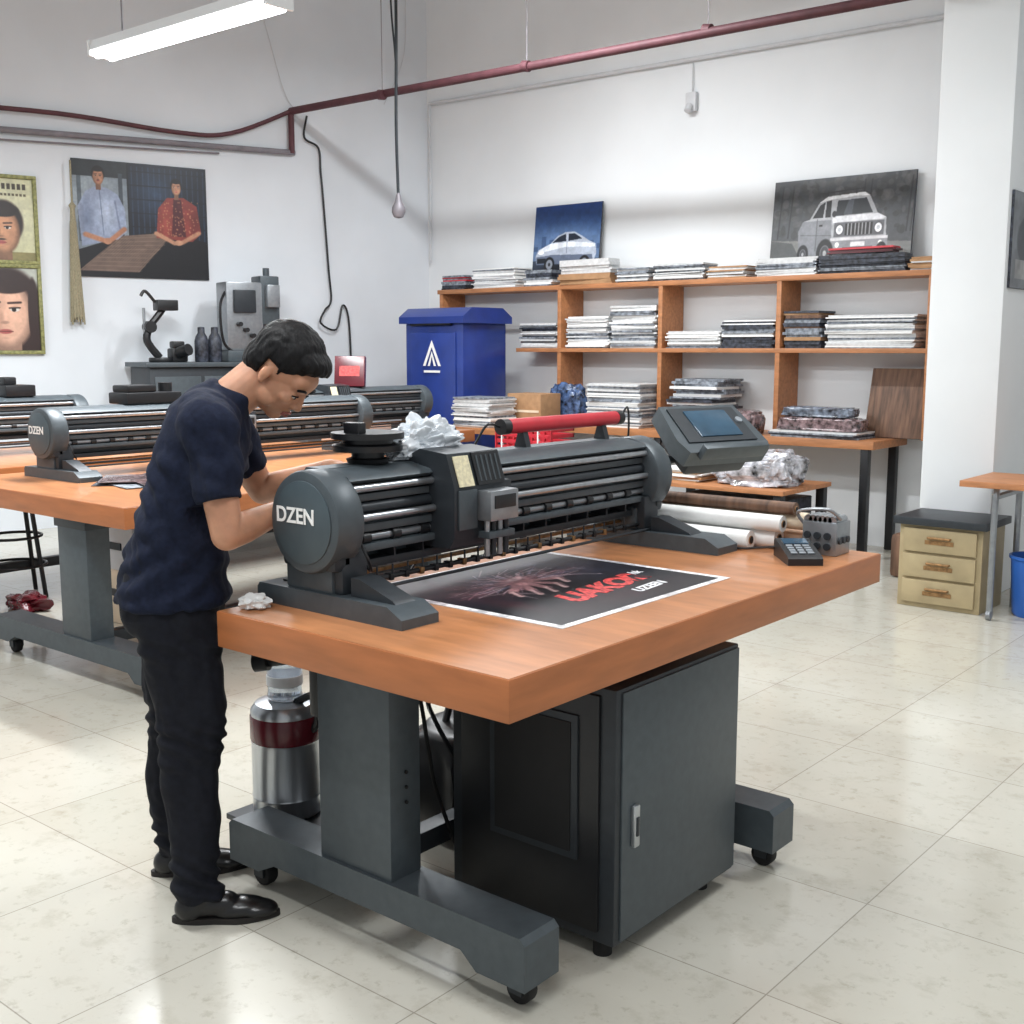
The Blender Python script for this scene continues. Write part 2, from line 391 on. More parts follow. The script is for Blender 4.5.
# ---------------------------------------------------------------- plotter
def plotter(x,y,z,L,hi=True,name='cutting_plotter'):
    e=empty(name,(x,y,z))
    b=B('stand')
    for i,y0 in enumerate((0,L-.13)):
        ex=.07 if i else 0
        b.prism([(-.25,.0),(.30+ex,0),(.30+ex,.025),(.25+ex,.052),(-.24,.052),(-.25,.04)],'y',y0,y0+.13,'gun')
        b.prism([(.09,.051),(.25,.051),(.24,.06),(.12,.10),(.09,.10)],'y',y0+.03,y0+.10,'gun2')
        b.box(-.12,.07,y0+.02,y0+.11,.05,.17,'gun2',.012)
        b.box(-.14,.04,y0+.01,y0+.10,.05,.13,'gun',.01)
        b.cyl((-.2,y0+.065,.051),(-.2,y0+.065,.056),.014,'blk',seg=12)
    b.done(parent=e)
    b=B('end_caps');cx=-.03
    for y0,y1 in ((-.02,.075),(L-.075,L+.02)):
        b.cyl((cx,y0,.235),(cx,y1,.235),.134,'gun',seg=56,bev=.014)
        yy=y0 if y0<0 else y1;sg=-1 if y0<0 else 1
        b.cyl((cx,yy-.001*sg,.235),(cx,yy+.004*sg,.235),.108,'cap',seg=56,bev=.002)
        b.box(cx-.11,cx+.10,y0+.015,y1-.01,.11,.20,'gun2',.02)
    b.done(parent=e)
    b=B('body')
    a0,a1=.07,L-.07
    b.prism([(-.135,.14),(-.03,.12),(-.03,.34),(-.05,.365),(-.12,.365),(-.135,.35)],'y',a0,a1,'gun')
    b.prism([(-.03,.335),(.035,.328),(.05,.338),(.04,.348),(-.04,.364)],'y',a0,a1,'gun')
    b.cyl((.045,a0,.316),(.045,a1,.316),.010,'sil',seg=12)
    b.box(-.03,.035,a0,a1,.280,.300,'gun',.004)
    b.box(-.03,.012,a0,a1,.30,.325,'blk')
    b.cyl((.03,a0,.262),(.03,a1,.262),.015,'gun2',seg=16)
    b.cyl((.052,a0,.240),(.052,a1,.240),.010,'sil',seg=12)
    b.box(-.03,.045,a0,a1,.200,.222,'gun',.005)
    b.box(-.03,.015,a0,a1,.222,.25,'blk')
    b.box(-.03,.055,a0,a1,.150,.170,'gun',.004)
    b.cyl((.03,a0,.184),(.03,a1,.184),.011,'alu',seg=14)
    b.box(-.08,.025,a0,a1,.10,.122,'gun2',.003)
    b.box(-.04,-.022,a0-.02,a1+.02,.072,.082,'gold',.001)
    b.cyl((.04,a0-.02,.07),(.04,a1+.02,.07),.007,'blk',seg=10);b.cyl((.08,a0-.02,.056),(.08,a1+.02,.056),.005,'gun2',seg=8)
    n=int((a1-a0)/.11)
    for i in range(n):
        yy=a0+.06+i*.11
        b.cyl((.034,yy-.014,.184),(.034,yy+.014,.184),.016,'blk',seg=12)
        if hi:
            b.box(-.04,.035,yy-.003,yy+.003,.123,.15,'gun2')
    if hi:
        for i in range(22):
            yy=a0+.03+i*.058
            b.box(.025,.05,yy-.007,yy+.007,.06,.078,'gold' if i%3==1 else 'blk',.001)
            b.cyl((.03,yy+.02,.065),(.03,yy+.02,.10),.003,'gun2',seg=6)
    b.tube([(.06,a0+.01,.20),(.09,a0+.02,.14),(.07,a0+.05,.10),(.03,a0+.06,.12)],.004,'blk',6)
    b.done(parent=e)
    b=B('carriage')
    c0=.375 if L<1.7 else L*.45
    b.prism([(-.02,.13),(.11,.13),(.13,.16),(.13,.30),(.10,.39),(.0,.40),(-.05,.375)],'y',c0,c0+.215,'gun2')
    b.box(.129,.135,c0+.015,c0+.09,.18,.29,'gun',.002)
    b.prism([(.131,.30),(.135,.30),(.107,.382),(.103,.382)],'y',c0+.02,c0+.08,'label')
    b.prism([(.131,.30),(.136,.30),(.106,.388),(.101,.388)],'y',c0+.095,c0+.205,'blk')
    for i in range(5): b.cyl((.132,c0+.11+i*.02,.31),(.110,c0+.11+i*.02,.38),.003,'gun',seg=6)
    b.box(.12,.18,c0+.095,c0+.215,.20,.285,'alu',.006)
    b.box(.179,.183,c0+.11,c0+.20,.235,.272,'blk',.002)
    for i in range(4): b.cyl((.15,c0+.112+i*.027,.20),(.15,c0+.112+i*.027,.10),.008,'gun2' if i%2 else 'alu',seg=10)
    b.box(.12,.17,c0+.10,c0+.21,.15,.17,'gun',.003)
    b.box(.0,.10,c0+.215,c0+.28,.2,.30,'gun2',.008)
    b.done(parent=e)
    text('lettering','DZEN',.056,'white',e,(-.055,-.0255,.25),(rad(90),0,0),bold=.0012)
    return e
plotter(-2.25,1.925,.8712,1.515)
plotter(-5.68,3.06,.8712,2.2,hi=False)
plotter(-6.75,5.45,.8712,1.5,hi=False)
plotter(-7.15,2.5,.8712,1.6,hi=False)

# ---------------------------------------------------------------- things on the main table
a=Art(400,360,(238,236,238))
a.rect(.03,.97,.03,.97,(22,21,27))
a.ell(.22,.72,.32,.32,(112,44,52),.6,0,1);a.ell(.8,.6,.3,.35,(50,54,72),.6,0,1);a.ell(.5,.15,.5,.15,(70,22,30),.5,0,1);a.ell(.5,.85,.5,.14,(64,44,52),.6,0,1)
rg=np.random.RandomState(3)
for i in range(170):
    t=rg.uniform(-.4,math.pi*1.3);r0=rg.uniform(.03,.20);r1=r0+rg.uniform(.05,.24);bend=rg.uniform(-.35,.35)
    cx,cy=.45,.60
    c=[(196,170,176),(150,104,112),(112,66,76),(74,80,104),(166,140,142),(60,40,48)][i%6]
    w_=rg.uniform(.003,.008)
    xm=cx+math.cos(t)*(r0+r1)/2;ym=cy+math.sin(t)*(r0+r1)/2*.75
    xe=cx+math.cos(t+bend)*r1;ye=cy+math.sin(t+bend)*r1*.75
    a.line(cx+math.cos(t)*r0,cy+math.sin(t)*r0*.7,xm,ym,w_,c,.6);a.line(xm,ym,xe,ye,w_*.7,c,.6)
for i,(x_,y_) in enumerate(((.30,.50),(.37,.47),(.44,.46),(.52,.48),(.60,.54))):
    a.line(.45,.62,x_,y_,.026,(156,112,114),.9);a.line(x_,y_,x_-.03,y_-.07,.018,(186,152,150),.9);a.line(x_+.01,y_,x_-.02,y_-.065,.006,(60,36,44),.7)
a.ell(.46,.64,.13,.07,(130,86,90),.8,.2,.5);a.ell(.48,.66,.08,.03,(214,186,186),.6,.3,.6)
a.ell(.72,.82,.2,.05,(150,150,164),.45,.1,1);a.ell(.15,.35,.08,.2,(90,40,48),.6,0,1)
a.noise(.35,3)
e=empty('printed_poster',(-1.665,2.19,.8716),rad(90))
bb=B('sheet');bb.box(0,.82,0,.72,0,.0012,'white');bb.done(parent=e)
a.mesh('print',.82,.72,e,(0,0,.0017),flat=True)
text('lettering','UAKOR',.12,'redtxt',e,(.46,.205,.0022),(0,0,rad(6)),.0003,.007,.3)
text('lettering_small','UZEEN',.052,'whitetxt',e,(.56,.115,.0022),(0,0,rad(5)),.0003,.002,.3)
text('lettering_tiny','hk',.05,'whitetxt',e,(.70,.26,.0022),(0,0,rad(5)),.0003,.001,.3)

MT=1.2362
b=B('red_vinyl_roll');RZ=MT+.068
b.tube([(-2.33,2.77,RZ),(-2.33,3.36,RZ)],.024,'red',20,smooth=False)
b.cyl((-2.33,2.74,RZ),(-2.33,2.772,RZ),.025,'blk',seg=20);b.cyl((-2.33,3.358,RZ),(-2.33,3.39,RZ),.025,'blk',seg=20)
for y in (2.85,3.28): b.prism([(-2.355,MT),(-2.305,MT),(-2.32,RZ-.018),(-2.34,RZ-.018)],'y',y-.012,y+.012,'gun2')
b.done()
b=B('black_cable')
b.tube([(-2.33,3.395,RZ),(-2.33,3.44,RZ+.03),(-2.35,3.47,1.2),(-2.40,3.48,1.0),(-2.42,3.48,.88)],.004,'blk',8)
b.tube([(-2.33,2.735,RZ),(-2.33,2.68,RZ+.01),(-2.36,2.66,1.26),(-2.41,2.6,1.12),(-2.43,2.5,.95),(-2.44,2.45,.88)],.004,'blk',8);b.done()
b=B('black_tape_reel');b.lathe([(0.0,0),(.055,0),(.06,.012),(.045,.016),(.045,.03),(.095,.034),(.097,.05),(.07,.055),(.07,.066),(.10,.068),(.10,.084),(.06,.088),(.0,.088)],'blk',(-2.33,2.18,MT),seg=40)
b.box(-2.34,-2.28,2.10,2.13,MT+.08,MT+.115,'blk',.006)
b.done()
b=B('crumpled_plastic_wrap')
rr=bmesh.ops.create_icosphere(b.bm,subdivisions=6,radius=1)
for v in rr['verts']:
    n=noise.noise(v.co*1.8)*.4+noise.noise(v.co*4)*.22+(abs(noise.noise(v.co*6))-.15)*.3
    v.co=v.co*(1+n);v.co=Vector((v.co.x*.07,v.co.y*.13,max(v.co.z*.075,-.03)))+Vector((-2.33,2.40,MT+.032))
b._fin(rr['verts'],'wrap');b.done(ang=25)
b=B('white_cloth')
rr=bmesh.ops.create_icosphere(b.bm,subdivisions=4,radius=1)
for v in rr['verts']:
    n=noise.noise(v.co*2.6)*.4+noise.noise(v.co*6)*.2
    v.co=v.co*(1+n);v.co=Vector((v.co.x*.04,v.co.y*.04,max(v.co.z*.022,-.012)))+Vector((-2.43,1.86,.8845))
b._fin(rr['verts'],'white');b.done(ang=60)

e=empty('media_roll_bundle',(0,0,0))
b=B('rolls')
def roll(y,z,r,m,x0=-2.32,x1=-1.78,core='card'):
    b.cyl((x0,y,z),(x1,y,z),r,m,seg=28);b.cyl((x1-.001,y,z),(x1+.003,y,z),r*.45,core,seg=20);b.cyl((x1+.001,y,z),(x1+.004,y,z),r*.38,'blk2',seg=16)
z0=.8712
roll(3.495,z0+.032,.032,'white',-2.3,-1.86);roll(3.563,z0+.036,.036,'white',-2.32,-1.79);roll(3.633,z0+.033,.033,'tan',x1=-1.72)
roll(3.53,z0+.092,.028,'white',-2.32,-1.76);roll(3.592,z0+.098,.030,'cream',-2.32,-1.70);roll(3.56,z0+.142,.022,'brown',-2.30,-1.73)
b.done(parent=e)
b=B('card_terminal')
T=Matrix.Translation((-1.645,3.41,z0))@Matrix.Rotation(rad(-50),4,'Z')
# long axis along local x; keypad on the sloped top
b.prism([(-.10,0),(.10,0),(.10,.022),(.085,.028),(-.085,.058),(-.10,.05)],'y',-.055,.055,'blk',T=T)
S=T@Matrix.Translation((0,0,.0435))@Matrix.Rotation(rad(10),4,'Y')
b.box(-.075,-.025,-.04,.04,0,.003,'screen',T=S)
for i in range(4):
    for j in range(3): b.box(-.012+i*.022,.002+i*.022,-.038+j*.027,-.018+j*.027,0,.004,'key',.001,T=S)
b.tube([(-1.74,3.445,.90),(-1.8,3.445,.89),(-1.86,3.45,.88),(-1.92,3.452,.877)],.004,'blk')
b.done()
b=B('coil_connector_box')
T=Matrix.Translation((-.005,.11,0))
b.box(-1.69,-1.57,3.43,3.54,z0,z0+.11,'alu',.005,T=T)
for i in range(6):
    b.cyl((-1.675+i*.017,3.44,z0+.115),(-1.675+i*.017,3.525,z0+.115),.015,'sil' if i%2 else 'alu',seg=12,T=T)
b.tube([(-1.69,3.44,z0+.10),(-1.70,3.42,z0+.14),(-1.60,3.42,z0+.155),(-1.57,3.46,z0+.12)],.006,'alu',T=T)
for i in range(3):
    for j in range(2): b.cyl((-1.67+i*.035,3.431,z0+.03+j*.035),(-1.67+i*.035,3.422,z0+.03+j*.035),.012,'gun2',seg=14,T=T)
    b.cyl((-1.569,3.45+i*.03,z0+.05),(-1.562,3.45+i*.03,z0+.05),.011,'gun2',seg=14,T=T)
b.done()
e=empty('control_console',(-2.42,3.60,z0))
b=B('post');b.cyl((0,0,0),(0,0,.012),.055,'gun2',bev=.003);b.cyl((0,0,.01),(0,0,.16),.018,'gun2');b.tube([(0,0,.15),(.01,.08,.22),(.06,.25,.26),(.10,.36,.28)],.018,'gun2',10);b.done(parent=e)
b=B('panel')
T=Matrix.Translation((.14,.34,.355))@Matrix.Rotation(rad(72),4,'Z')@Matrix.Rotation(rad(-52),4,'X')
b.prism([(-.20,-.13),(.20,-.13),(.22,-.09),(.19,.13),(-.19,.13),(-.22,-.06)],'y',-.02,.05,'gun',T=T)
b.prism([(-.175,-.08),(.17,-.08),(.165,.11),(-.165,.11)],'y',-.026,-.018,'gun2',T=T)
b.box(-.10,.11,-.031,-.02,-.055,.09,'screen',.002,T=T)
for i in range(6): b.box(-.08+i*.03,-.06+i*.03,-.028,-.018,-.118,-.098,'key',.001,T=T)
b.cyl((.145,-.033,.03),(.145,-.02,.03),.015,'key',T=T,seg=16)
b.box(-.15,.15,.04,.12,-.11,.07,'gun2',.015,T=T)
b.box(-.16,.16,-.06,.0,-.155,-.125,'gun',.006,T=T)
b.done(parent=e)

b=B('steel_water_jug')
cx,cy,zb=-2.745,2.205,.118
b.lathe([(.0,0),(.094,0),(.106,.01),(.106,.06),(.108,.065),(.106,.07),(.106,.235),(.108,.24)],'sil',(cx,cy,zb),40)
b.lathe([(.107,.24),(.109,.245),(.109,.315),(.106,.32)],'maroon',(cx,cy,zb),40)
b.lathe([(.106,.32),(.106,.335),(.092,.355),(.06,.362),(.0,.363)],'sil',(cx,cy,zb),40)
b.tube([(cx+.09,cy+.02,zb+.27),(cx+.125,cy+.02,zb+.31),(cx+.12,cy+.02,zb+.39),(cx+.05,cy,zb+.36)],.012,'blk',8)
b.done()
b=B('plastic_bottle')
b.lathe([(0,0),(.048,0),(.054,.01),(.051,.03),(.054,.05),(.053,.10),(.042,.125),(.018,.155),(.016,.17)],'plast',(cx,cy,zb+.364),28)
b.lathe([(.0535,.045),(.0555,.047),(.0555,.075),(.0535,.077)],'wpipe',(cx,cy,zb+.364),28)
b.lathe([(.02,.165),(.02,.19),(0,.192)],'blue2',(cx,cy,zb+.364),20);b.done()
b=B('spray_nozzle')
b.cyl((-2.44,2.10,.68),(-2.44,2.10,.775),.012,'blk');b.cyl((-2.60,2.02,.665),(-2.42,2.12,.70),.02,'blk',bev=.006)
b.cyl((-2.62,2.0,.66),(-2.585,2.02,.667),.028,'blk')
b.box(-2.51,-2.455,2.10,2.15,.50,.69,'blk',.012)
b.tube([(-2.48,2.12,.51),(-2.50,2.16,.42),(-2.44,2.2,.36),(-2.38,2.22,.5),(-2.38,2.24,.76)],.012,'blk');b.done()
b=B('equipment_bag')
rr=bmesh.ops.create_icosphere(b.bm,subdivisions=4,radius=1)
for v in rr['verts']:
    s=lambda q:math.copysign(abs(q)**.5,q)
    n=noise.noise(v.co*2)*.12
    v.co=Vector((s(v.co.x)*.14*(1+n),s(v.co.y)*.20*(1+n),s(v.co.z)*.18*(1+n)+.2))+Vector((-2.42,2.68,0))
    v.co.z=max(v.co.z,.001)
b._fin(rr['verts'],'blk');b.tube([(-2.42,2.57,.36),(-2.42,2.62,.46),(-2.42,2.72,.46),(-2.42,2.78,.36)],.012,'blk');b.done()
b=B('power_cables')
b.tube([(-2.1,2.2,.74),(-2.15,2.22,.6),(-2.2,2.3,.5),(-2.18,2.4,.3),(-2.16,2.45,.05)],.007,'blk')
b.tube([(-2.2,2.15,.74),(-2.17,2.2,.62),(-2.15,2.22,.45),(-2.2,2.3,.3),(-2.16,2.35,.1)],.006,'blk2')
b.tube([(-2.0,2.12,.74),(-2.05,2.2,.68),(-2.15,2.25,.62),(-2.2,2.3,.7)],.007,'blk');b.done()

# ---------------------------------------------------------------- shelf unit
b=B('wooden_shelf_unit')
ZT,ZM,ZC=2.10,1.54,.87
b.box(-7.95,-3.08,8.40,8.745,ZT-.04,ZT,'wood',.002)
b.box(-6.95,-3.08,8.40,8.745,ZM-.035,ZM,'wood',.002)
b.box(-6.95,-3.35,8.10,8.745,ZC-.06,ZC,'wood',.003)
for x in (-6.47,-5.40,-4.31,-3.12): b.box(x,x+.04,8.405,8.744,ZC,ZT-.04,'wood',.002)
b.box(-7.93,-7.89,8.41,8.74,0,ZT-.04,'wood',.002)
b.box(-6.85,-6.15,7.35,8.10,ZC-.05,ZC,'wood',.003)
for x,y in ((-6.81,7.4),(-6.2,7.4),(-6.9,8.66),(-3.42,8.14),(-3.42,8.66),(-5.2,8.14),(-5.2,8.66)): b.box(x-.03,x+.03,y-.03,y+.03,0,ZC-.05,'blk',.003)
b.done()
def stack(name,x0,x1,y0,y1,z0,h,th=.012,cols=('paper','white','paper'),jit=.015,skew=3):
    b=B(name);z=z0
    while z<z0+h:
        t=th*random.uniform(.6,1.5);dx=random.uniform(-jit,jit);dy=random.uniform(-jit,jit)
        cx_,cy_=(x0+x1)/2,(y0+y1)/2
        T=Matrix.Translation((cx_+dx,cy_+dy,0))@Matrix.Rotation(rad(random.uniform(-skew,skew)),4,'Z')
        b.box(-(x1-x0)/2,(x1-x0)/2,-(y1-y0)/2,(y1-y0)/2,z,z+t,random.choice(cols),T=T);z+=t
    return b.done()
W=('paper','white','paper','paper2');G=('paper','paper2','white','paper3','paper');R_=('paper3','red','paper2','white')
stack('magazine_stack',-7.90,-7.60,8.42,8.66,ZT,.13,.018,R_)
stack('paper_stack',-7.50,-6.98,8.42,8.68,ZT,.18,.011,W)
stack('album_stack',-6.85,-6.55,8.41,8.57,ZT,.13,.02,G);stack('album_stack',-6.45,-5.90,8.41,8.57,ZT,.19,.02,('card','brown','paper3','card','paper'))
stack('paper_stack',-5.84,-5.52,8.42,8.66,ZT,.11,.010,W);stack('paper_stack',-5.45,-4.98,8.41,8.66,ZT,.13,.010,W)
stack('paper_stack',-4.94,-4.60,8.42,8.66,ZT,.09,.010,('paper','card'))
stack('paper_stack',-4.5,-4.0,8.41,8.57,ZT,.12,.012,W)
stack('magazine_stack',-3.96,-3.3,8.41,8.57,ZT,.13,.016,('paper3','paper2','paper3','card'))
stack('magazine_stack',-3.90,-3.4,8.42,8.56,ZT+.145,.04,.016,('red','maroon','paper2'))
stack('magazine_stack',-3.27,-3.10,8.42,8.6,ZT,.09,.012,('card','paper'))
stack('paper_stack',-6.92,-6.5,8.43,8.7,ZM,.21,.013,G)
stack('paper_stack',-6.38,-5.93,8.43,8.7,ZM,.27,.012,('paper','paper2','white','paper'));stack('paper_stack',-5.90,-5.44,8.43,8.7,ZM,.36,.013,('paper','paper2','paper','white'))
stack('paper_stack',-5.32,-4.82,8.43,8.7,ZM,.13,.011,W);stack('magazine_stack',-4.80,-4.34,8.43,8.7,ZM,.22,.013,('paper3','paper2','white','paper3'))
stack('album_stack',-4.25,-3.95,8.43,8.7,ZM,.28,.02,('brown','paper3','card','paper2'));stack('paper_stack',-3.90,-3.22,8.43,8.7,ZM,.24,.011,W)
stack('paper_stack',-6.83,-6.42,7.4,7.75,ZC,.25,.012,W)
b=B('cardboard_box');b.box(-6.55,-6.18,7.80,8.08,ZC,ZC+.28,'card',.004);b.box(-6.53,-6.2,7.796,7.802,ZC+.12,ZC+.14,'cream');b.done()
stack('paper_stack',-5.98,-5.43,8.2,8.6,ZC,.36,.012,W)
stack('magazine_stack',-5.2,-4.75,8.3,8.65,ZC,.40,.016,('paper3','paper2','white','paper2'),.04,12)
def bag(name,c,r,m,sub=4,amp=.25,sq=.7,ang=50):
    b=B(name);rr=bmesh.ops.create_icosphere(b.bm,subdivisions=sub,radius=1)
    for v in rr['verts']:
        n=noise.noise(v.co*2.3+Vector(c))*amp+abs(noise.noise(v.co*6))*amp*.6
        s=lambda q:math.copysign(abs(q)**sq,q)
        v.co=Vector((s(v.co.x)*r[0],s(v.co.y)*r[1],s(v.co.z)*r[2]))*(1+n)
        v.co.z=max(v.co.z,-r[2]*.85)
        v.co+=Vector((c[0],c[1],c[2]+r[2]*.85))
    b._fin(rr['verts'],m);return b.done(ang=ang)
M['multi']=mat('mixed_prints',(116,98,100),.18,0,.55,30,.15,coat=.6);M['bluebag']=mat('blue_bag',(60,78,110),.25,0,.6,26,.25,coat=.4)
M['multi2']=mat('mixed_prints_grey',(96,104,116),.18,0,.7,24,.15,coat=.6)
bag('blue_plastic_bag',(-6.2,8.22,ZC),(.17,.10,.19),'bluebag',5)
bag('wrapped_bundle',(-4.52,8.25,ZC),(.18,.12,.10),'multi',5,.12,.4)
bag('wrapped_print_bundle',(-3.85,8.32,ZC+.052),(.33,.12,.055),'multi',5,.10,.35)
bag('wrapped_print_bundle',(-3.87,8.32,ZC+.052+.105),(.28,.11,.04),'multi2',5,.10,.35)
stack('magazine_stack',-4.2,-3.5,8.14,8.5,ZC,.04,.012,('paper','paper2','paper3'))
b=B('wooden_panel');b.box(-.23,.23,-.012,.012,0,.53,'brown',.003);o=b.done(loc=(-3.36,8.50,ZC+.004));o.rotation_euler=(rad(-14),0,0)

def car_art(a,kind):
    if kind=='blue':
        a.grad((110,130,158),(18,50,106),.25,1);a.ell(.5,.55,.8,.25,(120,150,188),.6,0,1);a.rect(0,1,0,.32,(44,54,70));a.ell(.5,.30,.6,.05,(120,138,160),.5,0,1)
        for i in range(9): a.rect(i*.12,i*.12+.07,.44,.50+.04*((i*7)%4),(40,62,100),.6)
        a.ell(.52,.22,.46,.07,(14,18,26),.9,0,.5)
        a.poly([(.06,.27),(.04,.38),(.08,.46),(.26,.53),(.37,.62),(.48,.66),(.62,.66),(.74,.60),(.84,.54),(.94,.50),(.96,.38),(.92,.27)],(176,184,198))
        a.poly([(.08,.45),(.26,.53),(.60,.54),(.93,.50),(.93,.46),(.5,.48),(.1,.42)],(226,232,240))
        a.poly([(.29,.54),(.39,.61),(.49,.64),(.50,.55)],(24,34,50));a.poly([(.53,.55),(.53,.64),(.62,.64),(.74,.57)],(24,34,50))
        a.poly([(.06,.27),(.05,.37),(.3,.39),(.9,.37),(.92,.27)],(96,106,126));a.rect(.07,.2,.29,.35,(24,30,40))
        for x in (.26,.79): a.ell(x,.27,.085,.10,(14,16,22));a.ell(x,.27,.055,.066,(140,146,156));a.ell(x,.27,.02,.024,(40,42,50))
        a.ell(.12,.42,.05,.022,(250,250,255));a.line(.515,.40,.515,.54,.004,(90,98,112))
    else:
        a.grad((84,86,88),(50,53,58),.2,1)
        rg=np.random.RandomState(5)
        for i in range(260): a.ell(rg.rand(),rg.uniform(.42,1),rg.uniform(.01,.04),rg.uniform(.015,.06),(rg.randint(34,100),)*3,.5)
        for i in range(6): x=rg.rand();a.line(x,.4,x+.02,.95,.006,(34,34,38),.8)
        a.poly([(0,0),(1,0),(1,.30),(0,.38)],(122,122,120));a.poly([(0,0),(.3,0),(.16,.34),(0,.38)],(78,80,80));a.ell(.85,.2,.3,.12,(150,150,148),.6,0,1)
        a.ell(.52,.14,.36,.07,(26,26,28),.9,0,.5)
        a.poly([(.21,.24),(.20,.46),(.23,.56),(.28,.58),(.34,.74),(.40,.80),(.66,.82),(.70,.78),(.76,.60),(.82,.55),(.83,.28),(.76,.17),(.44,.15),(.32,.20)],(172,174,178))
        a.poly([(.21,.24),(.20,.46),(.23,.56),(.44,.56),(.45,.17),(.32,.20)],(128,130,135))
        a.poly([(.30,.59),(.35,.72),(.385,.75),(.375,.59)],(22,24,28));a.poly([(.39,.59),(.395,.755),(.43,.765),(.43,.59)],(22,24,28))
        a.poly([(.465,.60),(.475,.755),(.675,.765),(.725,.61)],(38,42,48));a.poly([(.52,.61),(.55,.755),(.59,.758),(.58,.61)],(96,102,110),.6)
        a.poly([(.44,.595),(.765,.60),(.82,.555),(.80,.54),(.45,.53)],(222,224,228));a.poly([(.34,.745),(.40,.805),(.66,.825),(.70,.785),(.60,.79),(.42,.77)],(226,228,230))
        a.rect(.46,.81,.38,.53,(92,94,98));a.rect(.54,.73,.395,.515,(16,16,18))
        for x in (.555,.58,.605,.63,.655,.68,.705): a.rect(x,x+.009,.395,.515,(150,150,152))
        for x in (.50,.77): a.ell(x,.455,.032,.062,(60,60,64));a.ell(x,.455,.026,.05,(244,246,250));a.ell(x,.455,.012,.024,(190,194,200))
        a.rect(.44,.84,.27,.37,(140,142,146));a.rect(.44,.84,.345,.37,(214,214,216));a.rect(.53,.74,.18,.27,(34,34,38));a.rect(.585,.685,.275,.325,(226,226,226))
        for x in (.49,.79): a.ell(x,.30,.016,.03,(240,240,236))
        for x,r in ((.405,.082),(.80,.05),(.245,.055)): a.ell(x,.22,r*.78,r*1.9,(12,12,14));a.ell(x,.22,r*.45,r*1.1,(120,120,124));a.ell(x,.22,r*.38,r*.95,(60,60,64));a.ell(x,.22,r*.16,r*.4,(170,170,172))
        a.line(.35,.84,.66,.865,.007,(40,40,42));a.line(.40,.81,.40,.86,.006,(40,40,42));a.line(.6,.82,.6,.87,.006,(40,40,42))
        a.line(.22,.42,.44,.40,.004,(80,82,86));a.line(.335,.25,.335,.58,.0035,(76,78,82));a.rect(.35,.375,.50,.52,(30,30,32));a.ell(.455,.62,.016,.035,(40,42,46))
        for i in range(8): a.ell(.25+i*.08,.09,.05,.025,(70+i*8,)*3,.5,0,1)
    a.noise(.14,2);a.blur(1);return a
board('car_photo_print',.76,.74,car_art(Art(190,180,(0,0,0)),'blue'),(-6.95,8.62,ZT+.005),0,tilt=rad(-6))
board('car_photo_print',1.15,.75,car_art(Art(330,210,(0,0,0)),'suv'),(-4.5,8.62,ZT+.005),0,tilt=rad(-6))
def face(a,cx,cy,s,skin,hair,asp=1.0,long=False,turn=0,moust=False):
    X=lambda q:cx+q*s*asp
    Yv=lambda q:cy+q*s
    dk=tuple(int(k*.68) for k in skin);lt=tuple(min(255,int(k*1.14)) for k in skin)
    if long:
        a.ell(cx,Yv(-.25),s*1.0*asp,s*1.45,hair)
    a.rect(X(-.26),X(.26),Yv(-1.3),Yv(-.5),dk)
    a.ell(cx,Yv(.30),s*.74*asp,s*.86,hair)
    a.ell(cx,cy,s*.60*asp,s*.88,dk);a.ell(X(.04+turn*.1),Yv(.02),s*.56*asp,s*.84,skin,1,0,.25)
    a.ell(X(.12+turn*.15),Yv(.1),s*.36*asp,s*.6,lt,.55,0,.9);a.ell(X(-.32),Yv(-.15),s*.2*asp,s*.5,dk,.5,0,1)
    a.ell(cx,Yv(.74),s*.60*asp,s*.26,hair);
    if long: a.ell(X(-.55),Yv(.1),s*.16*asp,s*.95,hair);a.ell(X(.58),Yv(.0),s*.14*asp,s*.95,hair)
    t=turn*.12
    for sg in (-1,1):
        ex=sg*.24+t
        a.ell(X(ex),Yv(.13),s*.16*asp,s*.09,dk,.6,0,.7);a.ell(X(ex),Yv(.11),s*.115*asp,s*.05,(216,208,200));a.ell(X(ex+t*.2),Yv(.11),s*.055*asp,s*.052,(28,20,18))
        a.line(X(ex-.12),Yv(.15),X(ex+.12),Yv(.16),s*.022,(30,22,20));a.line(X(ex-.14),Yv(.27),X(ex+.14),Yv(.29),s*.035,hair,.9)
    a.ell(X(t-.07),Yv(-.08),s*.07*asp,s*.2,dk,.45,0,.9);a.ell(X(t+.03),Yv(-.05),s*.05*asp,s*.2,lt,.7,0,.9);a.ell(X(t),Yv(-.20),s*.12*asp,s*.05,dk,.7,0,.5)
    a.ell(X(t),Yv(-.42),s*.18*asp,s*.07,(166,84,82),1,0,.3);a.line(X(t-.17),Yv(-.42),X(t+.17),Yv(-.42),s*.014,(96,44,44))
    if moust: a.ell(X(t),Yv(-.31),s*.2*asp,s*.05,(40,30,28),.85,0,.5)
    a.ell(X(t),Yv(-.58),s*.14*asp,s*.04,dk,.4,0,1)
a=Art(330,270,(30,36,46))
a.rect(0,.40,.0,1,(120,130,138));a.ell(.1,.7,.3,.4,(160,170,176),.6,0,1);a.rect(.0,.40,.86,1,(40,44,48));a.rect(.03,.06,.3,.86,(80,90,98));a.rect(.33,.36,.3,.9,(60,68,76))
a.rect(.40,1,.3,1,(16,22,36));a.ell(.6,.75,.25,.3,(60,86,118),.6,0,1)
for i in range(14): a.line(.43+i*.042,.35,.43+i*.042,.97,.006,(56,76,104),.5)
for i in range(5): a.line(.40,.45+i*.12,1,.45+i*.12,.006,(12,16,26),.8)
a.rect(.395,.405,.3,1,(14,16,22))
